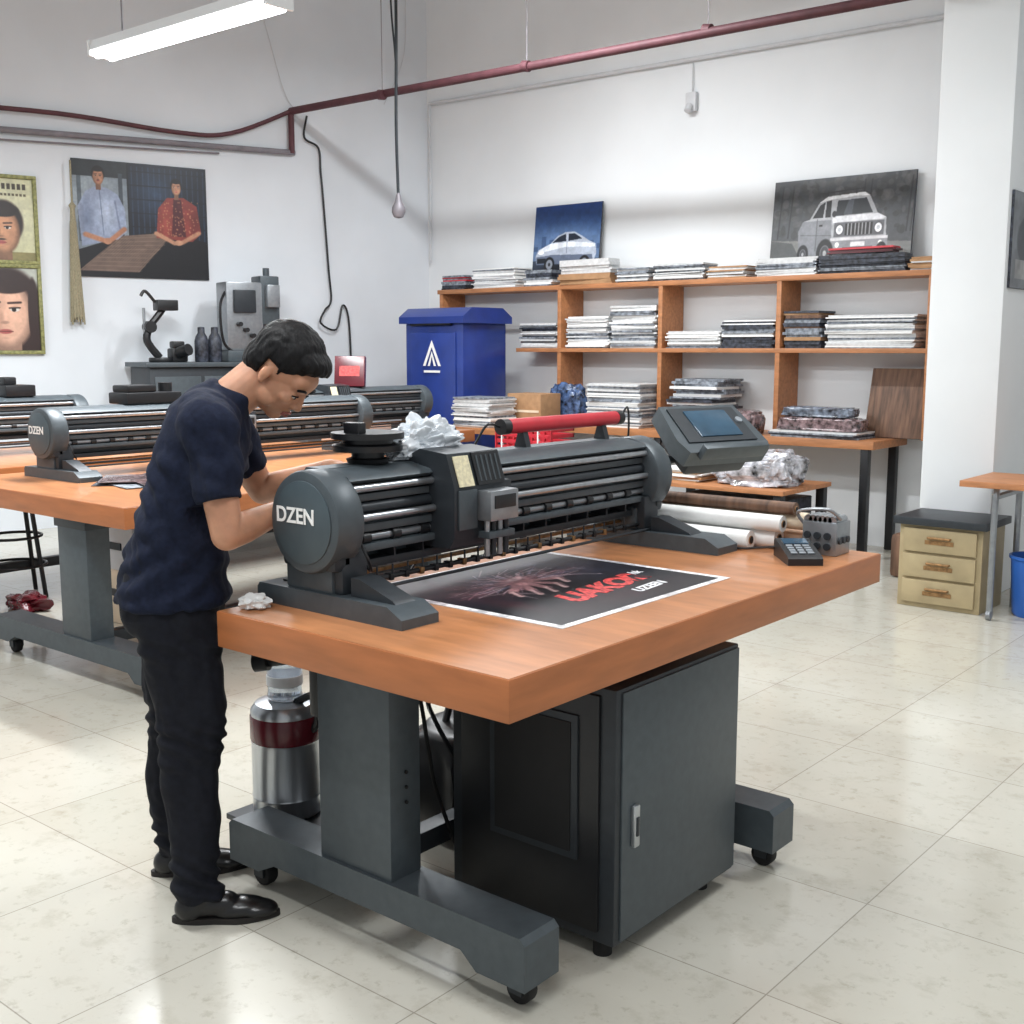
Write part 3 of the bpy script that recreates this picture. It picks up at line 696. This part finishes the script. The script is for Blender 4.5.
a.poly([(0,0),(1,0),(1,.34),(.62,.42),(.3,.34),(0,.22)],(14,14,20))
a.poly([(.02,.05),(.33,.36),(.74,.42),(.46,.05)],(112,94,84));
for i in range(20): a.line(.04+i*.021,.05,.34+i*.020,.37,.003,(60,42,38),.7)
for i in range(9): a.line(.05+i*.035,.06+i*.035,.48+i*.03,.06+i*.04,.003,(160,140,120),.5)
a.poly([(.05,.26),(.03,.60),(.09,.73),(.15,.77),(.24,.77),(.32,.72),(.37,.60),(.38,.40),(.31,.33)],(140,152,176));
a.ell(.24,.55,.1,.2,(184,194,212),.7,0,1);a.ell(.09,.5,.06,.2,(94,106,130),.7,0,1);a.line(.19,.76,.21,.36,.004,(96,108,130));a.line(.3,.66,.33,.42,.008,(108,118,142),.8)
a.line(.08,.36,.22,.31,.028,(166,116,88));a.line(.36,.42,.25,.31,.026,(160,110,84));a.ell(.235,.31,.03,.03,(174,124,96))
face(a,.185,.86,.085,(170,120,92),(26,22,22),.82,moust=True)
a.poly([(.60,.36),(.62,.62),(.69,.72),(.82,.73),(.92,.66),(.95,.42),(.88,.34)],(128,54,48));a.ell(.68,.5,.06,.18,(166,80,64),.6,0,1);a.ell(.9,.5,.05,.18,(80,30,32),.7,0,1)
a.poly([(.72,.38),(.74,.71),(.80,.71),(.83,.38)],(74,26,32))
a.line(.60,.40,.74,.32,.024,(180,134,106));a.line(.93,.42,.80,.33,.024,(170,124,98));a.ell(.77,.325,.035,.026,(186,140,112))
rg=np.random.RandomState(2)
for i in range(90): a.ell(rg.uniform(.62,.93),rg.uniform(.38,.70),.006,.008,(196,150,102),.5)
face(a,.765,.81,.078,(176,128,100),(20,16,18),.82)
a.noise(.16,2);a.blur(1)
p=LW(3.50,.018,2.15);board('carpet_sellers_photo',1.17,.98,a,p,ROTL)
b=B('wall_tassel')
T=Matrix.Translation(LW(3.52,.07,1.80))
b.lathe([(.0,0),(.05,.0),(.045,.2),(.03,.6),(.02,.9),(.03,.93),(.0,.97)],'rope',T=T,seg=20)
b.cyl((0,0,.9),(0,0,1.3),.008,'rope',T=T)
for i in range(14):
    t=i*.449;b.cyl((math.cos(t)*.02,math.sin(t)*.02,.8),(math.cos(t)*.055,math.sin(t)*.055,-.02-.02*(i%3)),.007,'rope',seg=6,T=T)
b.done()
a=Art(240,200,(190,190,154));a.ell(.7,.6,.5,.5,(214,212,186),.7,0,1);a.rect(0,1,0,.10,(130,122,78));face(a,.70,.36,.34,(186,136,104),(36,26,24),.82,moust=True,turn=-.8)
for i in range(9): a.rect(.50+i*.05,.535+i*.05,.87,.94,(60,54,44))
for i in range(12): a.rect(.50+i*.037,.525+i*.037,.79,.82,(84,76,58))
a.noise(.12,3);a.blur(1)
p=LW(4.62,.0155,2.26);board('portrait_poster',.80,.66,a,p,ROTL,fr='frame')
a=Art(240,210,(176,180,170));face(a,.70,.44,.50,(216,172,148),(46,30,28),.86,True,-.8);a.ell(.55,.4,.2,.5,(150,104,88),.35,0,1);a.noise(.08,3);a.blur(1)
p=LW(4.62,.0155,1.52);board('portrait_poster',.80,.68,a,p,ROTL,fr='frame')
a=Art(80,60,(110,114,120));a.ell(.4,.5,.3,.3,(60,64,72));a.rect(.1,.9,.1,.3,(150,150,150));a.noise(.3,3)
board('small_photo_print',.8,.57,a,(-2.2252,7.30,1.9),rad(90))

b=B('blue_storage_bin')
b.box(-7.70,-6.98,7.70,8.30,.06,1.78,'blue',.03)
b.prism([(7.66,1.76),(8.33,1.76),(8.33,1.82),(8.2,1.90),(7.78,1.90),(7.66,1.82)],'x',-7.74,-6.94,'blue')
b.box(-7.62,-7.06,7.685,7.70,.2,1.68,'blue',.01);b.cyl((-7.6,7.68,1.76),(-7.1,7.68,1.76),.02,'blk')
for x in (-7.6,-7.08):
    for y in (7.8,8.2): b.cyl((x-.02,y,.05),(x+.02,y,.05),.05,'blk2')
o=b.done()
b=B('logo');
for sg in (-1,1): b.prism([(-.11*sg,0),(-.08*sg,0),(.0,.17),(.0,.23)],'y',-.004,0,'white')
b.prism([(-.05,.0),(-.025,0),(0,.09),(0,.13)],'y',-.004,0,'white');b.prism([(.05,.0),(.025,0),(0,.09),(0,.13)],'y',-.004,0,'white')
b.box(-.10,.10,-.004,0,-.06,-.04,'white')
lo=b.done(parent=o,loc=(0,-.318,1.38))
b=B('red_crate')
X0,X1,Y0,Y1,zc=-5.92,-5.37,6.9,7.2,.64
for i in range(6): b.box(X0,X1,Y0,Y0+.02,zc+.02+i*.05,zc+.05+i*.05,'red',.002);b.box(X1-.02,X1,Y0,Y1,zc+.02+i*.05,zc+.05+i*.05,'red',.002);b.box(X0,X0+.02,Y0,Y1,zc+.02+i*.05,zc+.05+i*.05,'red',.002);b.box(X0,X1,Y1-.02,Y1,zc+.02+i*.05,zc+.05+i*.05,'red',.002)
for i in range(10): b.box(X0+i*.06,X0+i*.06+.012,Y0-.002,Y0+.022,zc,zc+.32,'white' if i%3==1 else 'red')
b.box(X0,X1,Y0,Y1,zc,zc+.015,'red');b.done()
b=B('black_side_cart');b.box(-5.97,-4.9,6.7,7.3,.61,.64,'blk',.004)
for x in (-5.93,-4.94):
    for y in (6.74,7.26): b.box(x-.02,x+.02,y-.02,y+.02,0,.61,'blk')
b.box(-5.93,-4.94,6.74,7.26,.2,.22,'blk');b.done()
b=B('low_packing_table')
b.box(-4.55,-3.5,7.0,7.75,.57,.60,'wood',.003)
for x in (-4.5,-3.55):
    for y in (7.05,7.7): b.box(x-.03,x+.03,y-.03,y+.03,0,.57,'blk',.002)
b.box(-4.45,-3.6,7.02,7.72,.18,.20,'blk');b.box(-4.42,-3.62,7.03,7.7,.20,.50,'paper3',.01);b.done()
stack('paper_stack',-4.5,-4.2,7.1,7.6,.60,.08,.012,('card','white','brown'))
M['bagprint']=mat('clear_bag_prints',(176,176,182),.15,0,.5,14,.3,coat=.5)
bag('clear_plastic_bag',(-3.83,7.3,.60),(.28,.2,.13),'bagprint',5,.22,.6,25)
b=B('file_drawer_cabinet')
b.box(-2.63,-2.14,6.82,7.22,0,.50,'khaki',.006);b.box(-2.66,-2.11,6.78,7.235,.50,.545,'gun2',.005)
for i in range(3):
    z=.03+i*.155
    b.box(-2.60,-2.17,6.80,6.822,z,z+.14,'khaki',.006)
    b.cyl((-2.45,6.785,z+.09),(-2.32,6.785,z+.09),.008,'gold');b.cyl((-2.45,6.785,z+.09),(-2.45,6.80,z+.09),.006,'gold');b.cyl((-2.32,6.785,z+.09),(-2.32,6.80,z+.09),.006,'gold')
    b.box(-2.47,-2.30,6.797,6.801,z+.05,z+.075,'gold')
b.done()
b=B('side_desk');b.box(-2.24,-.8,6.66,7.24,.765,.80,'wood',.003)
for x in (-2.06,-.9):
    b.tube([(x,6.74,.05),(x,6.74,.70),(x,6.81,.765)],.018,'alu',10)
    b.cyl((x-.012,6.74,.03),(x+.012,6.74,.03),.03,'alu');b.tube([(x,7.18,0),(x,7.18,.765)],.018,'alu',10,smooth=False)
b.box(-2.08,-2.04,6.74,7.18,.70,.72,'alu');b.done()
b=B('blue_bucket');b.lathe([(0,0),(.11,0),(.125,.02),(.145,.33),(.155,.34),(.155,.355),(.14,.355),(.12,.03),(0,.03)],'blue2',(-1.89,7.02,0),32);b.done()
b=B('brown_satchel');b.box(-3.0,-2.8,7.6,7.95,0,.3,'brown',.04);b.tube([(-2.9,7.65,.28),(-2.9,7.7,.42),(-2.9,7.85,.42),(-2.9,7.9,.28)],.01,'brown');b.done()

b=B('equipment_cabinet')
Tl=Matrix(((KD.x,NN.x,0,CX),(KD.y,NN.y,0,CY),(0,0,1,0),(0,0,0,1)))
b.box(1.75,3.10,.08,.62,0,1.38,'gun2',.01,T=Tl);b.box(1.72,3.14,.06,.66,1.38,1.42,'gun',.006,T=Tl)
for i in range(3): b.box(1.8+i*.43,2.2+i*.43,.615,.63,.1,1.3,'gun',.004,T=Tl)
b.done()
b=B('grey_drill_press')
b.box(1.85,2.38,.2,.55,1.42,1.52,'gun',.01,T=Tl);b.box(2.02,2.36,.25,.5,1.52,2.12,'alu',.015,T=Tl);b.box(1.86,2.04,.28,.5,1.75,2.18,'gun',.015,T=Tl)
b.cyl((1.95,.4,1.52),(1.95,.4,1.78),.035,'sil',T=Tl);b.box(2.1,2.3,.49,.54,1.85,2.05,'gun2',.01,T=Tl);b.box(1.88,2.0,.49,.56,1.9,2.1,'alu',.01,T=Tl)
b.cyl((1.9,.3,2.18),(1.9,.3,2.26),.03,'gun',T=Tl)
for i in range(4): b.cyl((2.08+i*.06,.51,1.6+.05*i),(2.08+i*.06,.57,1.6+.05*i),.02,'blk',T=Tl,seg=12)
b.tube([(2.34,.45,2.05),(2.42,.5,1.9),(2.4,.5,1.6),(2.3,.5,1.5)],.012,'blk',T=Tl);b.done()
b=B('black_camera_arm')
T2=Tl@Matrix.Translation((-.06,0,0))
b.cyl((2.98,.4,1.42),(2.98,.4,1.46),.11,'blk',T=T2,bev=.01);b.tube([(3.0,.4,1.46),(3.10,.4,1.6),(3.08,.4,1.72)],.034,'blk',T=T2)
b.cyl((3.08,.36,1.72),(3.08,.46,1.72),.05,'blk',T=T2);b.tube([(3.08,.4,1.72),(2.98,.4,1.84),(2.94,.4,1.9)],.03,'blk',T=T2)
b.box(2.84,3.02,.33,.47,1.86,1.95,'blk',.01,T=T2);b.cyl((3.12,.4,1.6),(3.12,.4,1.88),.012,'alu',T=T2)
b.tube([(3.02,.4,1.93),(3.10,.4,2.02),(3.14,.4,1.98)],.014,'blk',T=T2);b.done()
b=B('black_camera_body');b.box(2.72,2.86,.35,.5,1.42,1.54,'blk',.02,T=Tl);b.cyl((2.8,.5,1.5),(2.75,.6,1.53),.05,'blk',T=Tl);b.box(2.74,2.84,.36,.48,1.54,1.6,'blk',.015,T=Tl);b.done()
for k in (2.60,2.48):
    b=B('black_bottle');b.lathe([(0,0),(.055,0),(.06,.01),(.06,.18),(.05,.22),(.03,.25),(.03,.3),(0,.305)],'paper3',LW(k,.5,1.42),24);b.done()
b=B('red_box');b.box(-.12,.12,-.03,.03,0,.24,'maroon',.004);b.box(-.08,.08,-.032,-.03,.08,.16,'redtxt')
o=b.done(loc=(-6.84,6.22,1.240),rotz=rad(35));o.rotation_euler=(rad(-12),0,rad(35))
def prints(name,x,y,z,n,w=.35,h=.25,cols=('paper3','paper','multi','paper2')):
    b=B(name)
    for i in range(n):
        T=Matrix.Translation((x+random.uniform(-.15,.15),y+random.uniform(-.2,.2),z+i*.0022))@Matrix.Rotation(random.uniform(0,3),4,'Z')
        b.box(-w/2,w/2,-h/2,h/2,0,.002,cols[i%len(cols)],T=T)
    return b.done()
prints('loose_prints',-5.12,3.4,z0,9,cols=('multi','paper3','paper2','multi'));prints('loose_prints',-4.85,4.3,z0,7);prints('loose_prints',-6.85,4.6,z0,6)
b=B('tool_case');b.box(-5.89,-5.70,3.55,3.9,MT,1.30,'blk',.01);b.box(-5.88,-5.72,3.57,3.75,1.30,1.34,'blk',.01);b.cyl((-5.79,3.85,1.30),(-5.79,3.85,1.35),.04,'blk');b.done()
b=B('tool_case');b.box(-7.33,-7.15,3.6,3.8,MT,1.31,'blk',.01);b.box(-7.3,-7.2,3.62,3.7,1.31,1.36,'blk',.01);b.done()
b=B('storage_boxes');b.box(-6.05,-5.65,3.5,4.0,0,.30,'cream',.01);b.box(-6.03,-5.67,3.52,3.98,.30,.58,'wpipe',.01);b.box(-5.86,-5.80,3.49,3.5,.16,.2,'gun2');b.box(-5.9,-5.78,3.512,3.52,.42,.46,'gun2');b.done()
b=B('round_stool')
c=Vector((-6.98,3.5,0))
b.cyl(c+Vector((0,0,.58)),c+Vector((0,0,.62)),.18,'blk',bev=.01)
for i in range(4):
    t=i*math.pi/2+.5;p=Vector((math.cos(t),math.sin(t),0));b.cyl(c+p*.14+Vector((0,0,.58)),c+p*.21,.014,'blk')
for zz,rr_ in ((.2,.19),(.38,.17)):
    b.tube([c+Vector((math.cos(i*math.pi/8)*rr_,math.sin(i*math.pi/8)*rr_,zz)) for i in range(17)],.009,'blk')
b.done()
bag('red_rag',(-6.55,3.35,0),(.12,.09,.05),'maroon',4,.5)

# ---------------------------------------------------------------- person
person=empty('standing_man',(-2.665,1.865,0),math.atan2(.77,.64))
class Blob:
    def __init__(s): s.b=B('tmp')
    def cap(s,p0,r0,p1,r1,seg=20):
        p0=Vector(p0);p1=Vector(p1);d=p1-p0;L=d.length;q=d.to_track_quat('Z','Y')
        rings=[]
        for i in range(1,7):
            a=-math.pi/2+i*math.pi/12;rings.append((math.cos(a)*r0,math.sin(a)*r0))
        for i in range(0,6):
            a=i*math.pi/12;rings.append((math.cos(a)*r1,L+math.sin(a)*r1))
        s.b.ring_sweep([[p0+q@Vector((math.cos(2*math.pi*k/seg)*r,math.sin(2*math.pi*k/seg)*r,z)) for k in range(seg)] for r,z in rings],'skin')
    def chain(s,pts):
        for (a,ra),(b_,rb) in zip(pts[:-1],pts[1:]): s.cap(a,ra,b_,rb)
    def ell(s,c,r,rot=None): s.b.ell(c,r,'skin',T=rot.to_4x4() if rot else None,seg=28)
    def loft(s,secs,seg=36,pw=2.3):
        R=[]
        for q in secs:
            f_,l_,z_,d_,w_=q[:5];ti=q[5] if len(q)>5 else 0
            ring=[]
            for k in range(seg):
                t=2*math.pi*k/seg;cx=math.copysign(abs(math.cos(t))**(2/pw),math.cos(t));sy=math.copysign(abs(math.sin(t))**(2/pw),math.sin(t))
                ring.append(Vector((f_+cx*d_*math.cos(ti),l_+sy*w_,z_-cx*d_*math.sin(ti))))
            R.append(ring)
        s.b.ring_sweep(R,'skin')
    def make(s,name,vox,it,m,fn=None,parent=person):
        o=s.b.done(loc=(0,0,0))
        md=o.modifiers.new('r','REMESH');md.mode='VOXEL';md.voxel_size=vox;md.use_smooth_shade=True
        sm=o.modifiers.new('s','SMOOTH');sm.factor=.5;sm.iterations=it
        bpy.context.view_layer.update()
        me=bpy.data.meshes.new_from_object(o.evaluated_get(bpy.context.evaluated_depsgraph_get()))
        bpy.data.objects.remove(o)
        if fn: fn(me)
        me.materials.clear()
        for k in (m if isinstance(m,(list,tuple)) else [m]): me.materials.append(M[k])
        for p in me.polygons: p.use_smooth=True
        o=bpy.data.objects.new(name,me);COL.objects.link(o);o.parent=parent
        return o
def folds(amp,sx,sy,sz,amp2=0,extra=None):
    def fn(me):
        me.update()
        nr=[v.normal.copy() for v in me.vertices]
        for v,n in zip(me.vertices,nr):
            c=v.co;d=noise.noise(Vector((c.x*sx,c.y*sy,c.z*sz)))*amp
            d+=(abs(noise.noise(Vector((c.x*sx*2+3,c.y*sy*2,c.z*sz*2.4+c.x*8))))-.2)*amp2
            if extra: d+=extra(c)
            v.co=c+n*d
    return fn
bl=Blob()
bl.loft([(-.07,0,.98,.125,.165),(-.08,0,.90,.138,.178),(-.082,0,.83,.138,.18),(-.075,0,.77,.115,.16)])
bl.loft([(-.07,-.09,.90,.118,.085),(-.058,-.095,.78,.115,.088),(-.042,-.10,.66,.098,.08),(-.03,-.11,.52,.082,.07),(-.038,-.125,.38,.076,.064),(-.038,-.14,.24,.068,.058),(-.028,-.15,.12,.062,.056),(-.015,-.155,.065,.064,.058)],seg=28)
bl.loft([(-.08,.09,.90,.118,.085),(-.085,.10,.78,.113,.088),(-.09,.11,.66,.098,.08),(-.09,.125,.52,.082,.07),(-.11,.135,.38,.076,.064),(-.12,.145,.24,.068,.058),(-.12,.15,.12,.062,.056),(-.105,.155,.065,.064,.058)],seg=28)
def kneefold(c):
    d=0
    for z,w,a in ((.50,.06,.006),(.13,.06,.008),(.76,.05,.005)):
        d+=a*math.exp(-((c.z-z)/w)**2)*math.sin((c.z+c.x*.5+c.y*.3)*130+noise.noise(c*9)*3)
    return d
bl.make('trousers',.008,4,'trouser',folds(.014,9,9,5,.012,kneefold))
bl=Blob()
bl.loft([(-.076,0,.865,.156,.190),(-.076,0,.90,.152,.188),(-.068,0,.97,.138,.178),(-.052,0,1.06,.130,.172),(-.03,0,1.14,.127,.18),(-.005,0,1.22,.126,.190),(.02,0,1.29,.120,.197,.2),(.04,0,1.35,.108,.185,.35),(.06,0,1.395,.085,.14,.5),(.085,0,1.425,.068,.085,.55),(.10,0,1.44,.058,.066,.55)])
SR=Vector((.045,-.175,1.345));ER=Vector((.085,-.235,1.075));WR=Vector((.255,-.06,1.125))
SL=Vector((.055,.175,1.345));EL=Vector((.16,.285,1.125));WL=Vector((.36,.125,1.205))
bl.chain([(SR,.078),(SR.lerp(ER,.35),.070),(SR.lerp(ER,.54),.066)]);bl.chain([(SL,.078),(SL.lerp(EL,.35),.070),(SL.lerp(EL,.54),.066)])
bl.cap(SR,.075,(.04,-.08,1.36),.085);bl.cap(SL,.075,(.04,.08,1.36),.085)
def flat_cuff(me,inner=None):
    for S,E in ((SR,ER),(SL,EL)):
        ax=(E-S).normalized();L=(E-S).length*.68
        for v in me.vertices:
            r=v.co-S;t=r.dot(ax)
            if (r-ax*t).length<.10 and t>L and abs(v.co.y)>.12: v.co-=ax*(t-L)
def sf(c):
    return .006*math.exp(-((c.z-.95)/.09)**2)*math.sin((c.z*1.0-c.x*.6+c.y*.3)*85+noise.noise(c*7)*4)+.005*math.exp(-((c.z-1.18)/.12)**2)*math.sin((c.z+c.x*1.2)*60+noise.noise(c*6)*4)
ff=folds(.013,7,7,6,.013,sf)
def shirtfn(me): ff(me);flat_cuff(me)
bl.make('tshirt',.008,4,'navy',shirtfn)
bl=Blob()
bl.chain([(SR.lerp(ER,.3),.050),(SR.lerp(ER,.7),.046),(ER,.041)]);bl.chain([(ER,.041),(ER.lerp(WR,.25),.042),(ER.lerp(WR,.7),.032),(WR,.026)])
bl.chain([(SL.lerp(EL,.3),.050),(SL.lerp(EL,.7),.046),(EL,.041)]);bl.chain([(EL,.041),(EL.lerp(WL,.25),.042),(EL.lerp(WL,.7),.032),(WL,.026)])
def hand(w,d,nrm,side):
    d=Vector(d).normalized();nrm=Vector(nrm);nrm=(nrm-d*nrm.dot(d)).normalized();s_=d.cross(nrm)*side
    for o in (-.024,-.008,.008,.024): bl.cap(w+s_*o*.6+d*.005,.015,w+d*.085+s_*o*1.15,.0125)
    bl.cap(w-d*.01,.025,w+d*.02,.022)
    for o,L,a0 in ((.030,.072,28),(.0105,.082,24),(-.0095,.076,28),(-.029,.060,34)):
        p=w+d*.09+s_*o;ang=0;r=.0092
        for k,fr in enumerate((.45,.30,.25)):
            ang+=rad(a0 if k==0 else 30)
            dd=(d*math.cos(ang)-nrm*math.sin(ang)+s_*o*1.5).normalized()
            q=p+dd*L*fr;bl.cap(p,r,q,r*.9,14);p=q;r*=.9
    p=w+d*.025+s_*.026;dd=(d*.75+s_*.6-nrm*.35).normalized();q=p+dd*.042;bl.cap(p,.015,q,.0115,14)
    dd=(d*.95+s_*.15-nrm*.4).normalized();q2=q+dd*.032;bl.cap(q,.0115,q2,.010,14);bl.cap(q2,.010,q2+(dd-nrm*.3).normalized()*.02,.008,14)
hand(WR,(.85,.35,.0),(-.1,-.3,1),1)
hand(WL,(.88,-.1,.05),(.1,.1,1),-1)
HC=Vector((.232,.0,1.480));PT=rad(48)
HR=Matrix.Rotation(rad(-26),3,'Z')@Matrix.Rotation(PT,3,'Y')
def hp(x,y,z): return HC+HR@Vector((x,y,z))
def he(c,r): bl.ell(hp(*c),r,HR)
he((-.012,0,.035),(.096,.077,.090))
he((.022,0,-.02),(.070,.064,.083));he((.028,0,-.052),(.058,.054,.060));he((.056,0,-.092),(.024,.028,.020))
he((.064,0,.03),(.028,.056,.04));he((.076,0,.022),(.014,.045,.010))
for sg in (-1,1):
    he((.058,sg*.036,-.022),(.026,.024,.022));he((.02,sg*.052,-.060),(.035,.014,.028))
    he((-.010,sg*.076,-.008),(.015,.008,.027));he((-.006,sg*.077,-.028),(.009,.007,.010))
    he((.090,sg*.011,-.036),(.010,.009,.008));he((.074,sg*.032,-.001),(.010,.016,.009))
bl.cap(hp(.083,0,.006),.008,hp(.099,0,-.032),.0115,14)
he((.078,0,-.064),(.014,.024,.012))
bl.cap(hp(-.04,0,-.03),.056,(.085,0,1.40),.062);bl.cap(hp(-.005,0,-.05),.045,(.10,0,1.42),.055);bl.cap((.085,0,1.40),.062,(.03,0,1.32),.07)
bl.make('body_skin',.0042,2,'skin')
b=B('face_features')
RT=HR.to_4x4()
for sg in (-1,1):
    b.ell(hp(.0800,sg*.032,-.005),(.006,.0135,.0036),'eye',T=RT,seg=14);b.ell(hp(.0848,sg*.033,-.0065),(.0022,.0055,.0034),'hair',T=RT,seg=12)
    b.tube([hp(.082,sg*.019,-.002),hp(.0875,sg*.032,.001),hp(.078,sg*.047,-.003)],.0021,'hair',6)
    b.tube([hp(.0895,sg*.013,.019),hp(.0915,sg*.03,.026),hp(.080,sg*.05,.020)],.0036,'hair',6)
b.tube([hp(.084,-.022,-.065),hp(.0925,-.008,-.061),hp(.0935,0,-.062),hp(.0925,.008,-.061),hp(.084,.022,-.065)],.0036,'lip',8)
b.tube([hp(.083,-.018,-.071),hp(.0915,0,-.073),hp(.083,.018,-.071)],.0042,'lip',8)
b.done(parent=person,loc=(0,0,0))
bl=Blob();he((-.016,0,.045),(.107,.0865,.102));he((.036,0,.083),(.066,.068,.044));he((-.05,0,.0),(.070,.078,.080))
HI=HR.inverted()
def hairfn(me):
    me.update();nr=[v.normal.copy() for v in me.vertices]
    for v,n in zip(me.vertices,nr):
        c=HI@(v.co-HC)
        line=-.018+c.x*.76 + (.012 if c.x>.02 else 0)+noise.noise(c*60)*.004
        if c.x<-.02: line=-.038+(c.x+.02)*.9
        if abs(c.y)>.05 and -.03<c.x<.012: line=max(line,.014)
        k=(c.z-line)/.016;k=max(0,min(1,k))
        d=-.022*(1-k)+k*(noise.noise(Vector((c.x*45,c.y*140,c.z*35)))*.0030+noise.noise(c*25)*.0015)
        fade=max(0,min(1,(c.z-line)/.06));d-=.006*(1-fade)
        v.co=v.co+n*d
bl.make('hair',.0035,2,'hair',hairfn)
def shoe(name,x,y,ang):
    bl=Blob();Rz=Matrix.Rotation(ang,3,'Z')
    def P(a,b_,c): return Vector((x,y,0))+Rz@Vector((a,b_,c))
    bl.ell(P(-.035,0,.038),(.045,.038,.042),Rz);bl.cap(P(-.02,0,.045),.036,P(.06,0,.042),.036)
    bl.ell(P(.09,.004,.026),(.085,.046,.034),Rz);bl.ell(P(.135,.0,.022),(.065,.042,.026),Rz);bl.cap(P(-.005,0,.05),.036,P(-.005,0,.09),.037)
    def fl(me):
        for v in me.vertices:
            if v.co.z<.012: v.co.z=.012
    bl.make(name,.005,3,'leather',fl)
    b=B(name+'_sole');ring=[]
    for k in range(32):
        t=2*math.pi*k/32;cx_,sy=math.cos(t),math.sin(t)
        a=.058+cx_*.145;w=.038+.010*math.exp(-((a-.11)/.05)**2)-.004*math.exp(-((a-.03)/.03)**2)
        ring.append((a,sy*w))
    b.ring_sweep([[P(a,w_,0) for a,w_ in ring],[P(a,w_,.016) for a,w_ in ring]],'sole')
    b.done(parent=person,loc=(0,0,0))
shoe('shoe_right',-.015,-.155,rad(-2));shoe('shoe_left',-.105,.155,rad(4))

# ---------------------------------------------------------------- world & camera
w=bpy.data.worlds.new('world');scene.world=w;w.use_nodes=True
bg=w.node_tree.nodes['Background'];bg.inputs['Color'].default_value=(.93,.965,1,1);bg.inputs['Strength'].default_value=.54
cd=bpy.data.cameras.new('camera');cam=bpy.data.objects.new('camera',cd);COL.objects.link(cam)
cd.sensor_width=36;cd.lens=1160/1024*36;cam.location=(0,0,1.55)
cam.rotation_euler=(rad(90)-math.atan(165/1160.),0,rad(39.8));cd.clip_start=.05
scene.camera=cam
scene.view_settings.view_transform='Standard';scene.view_settings.look='None';scene.view_settings.exposure=0.12
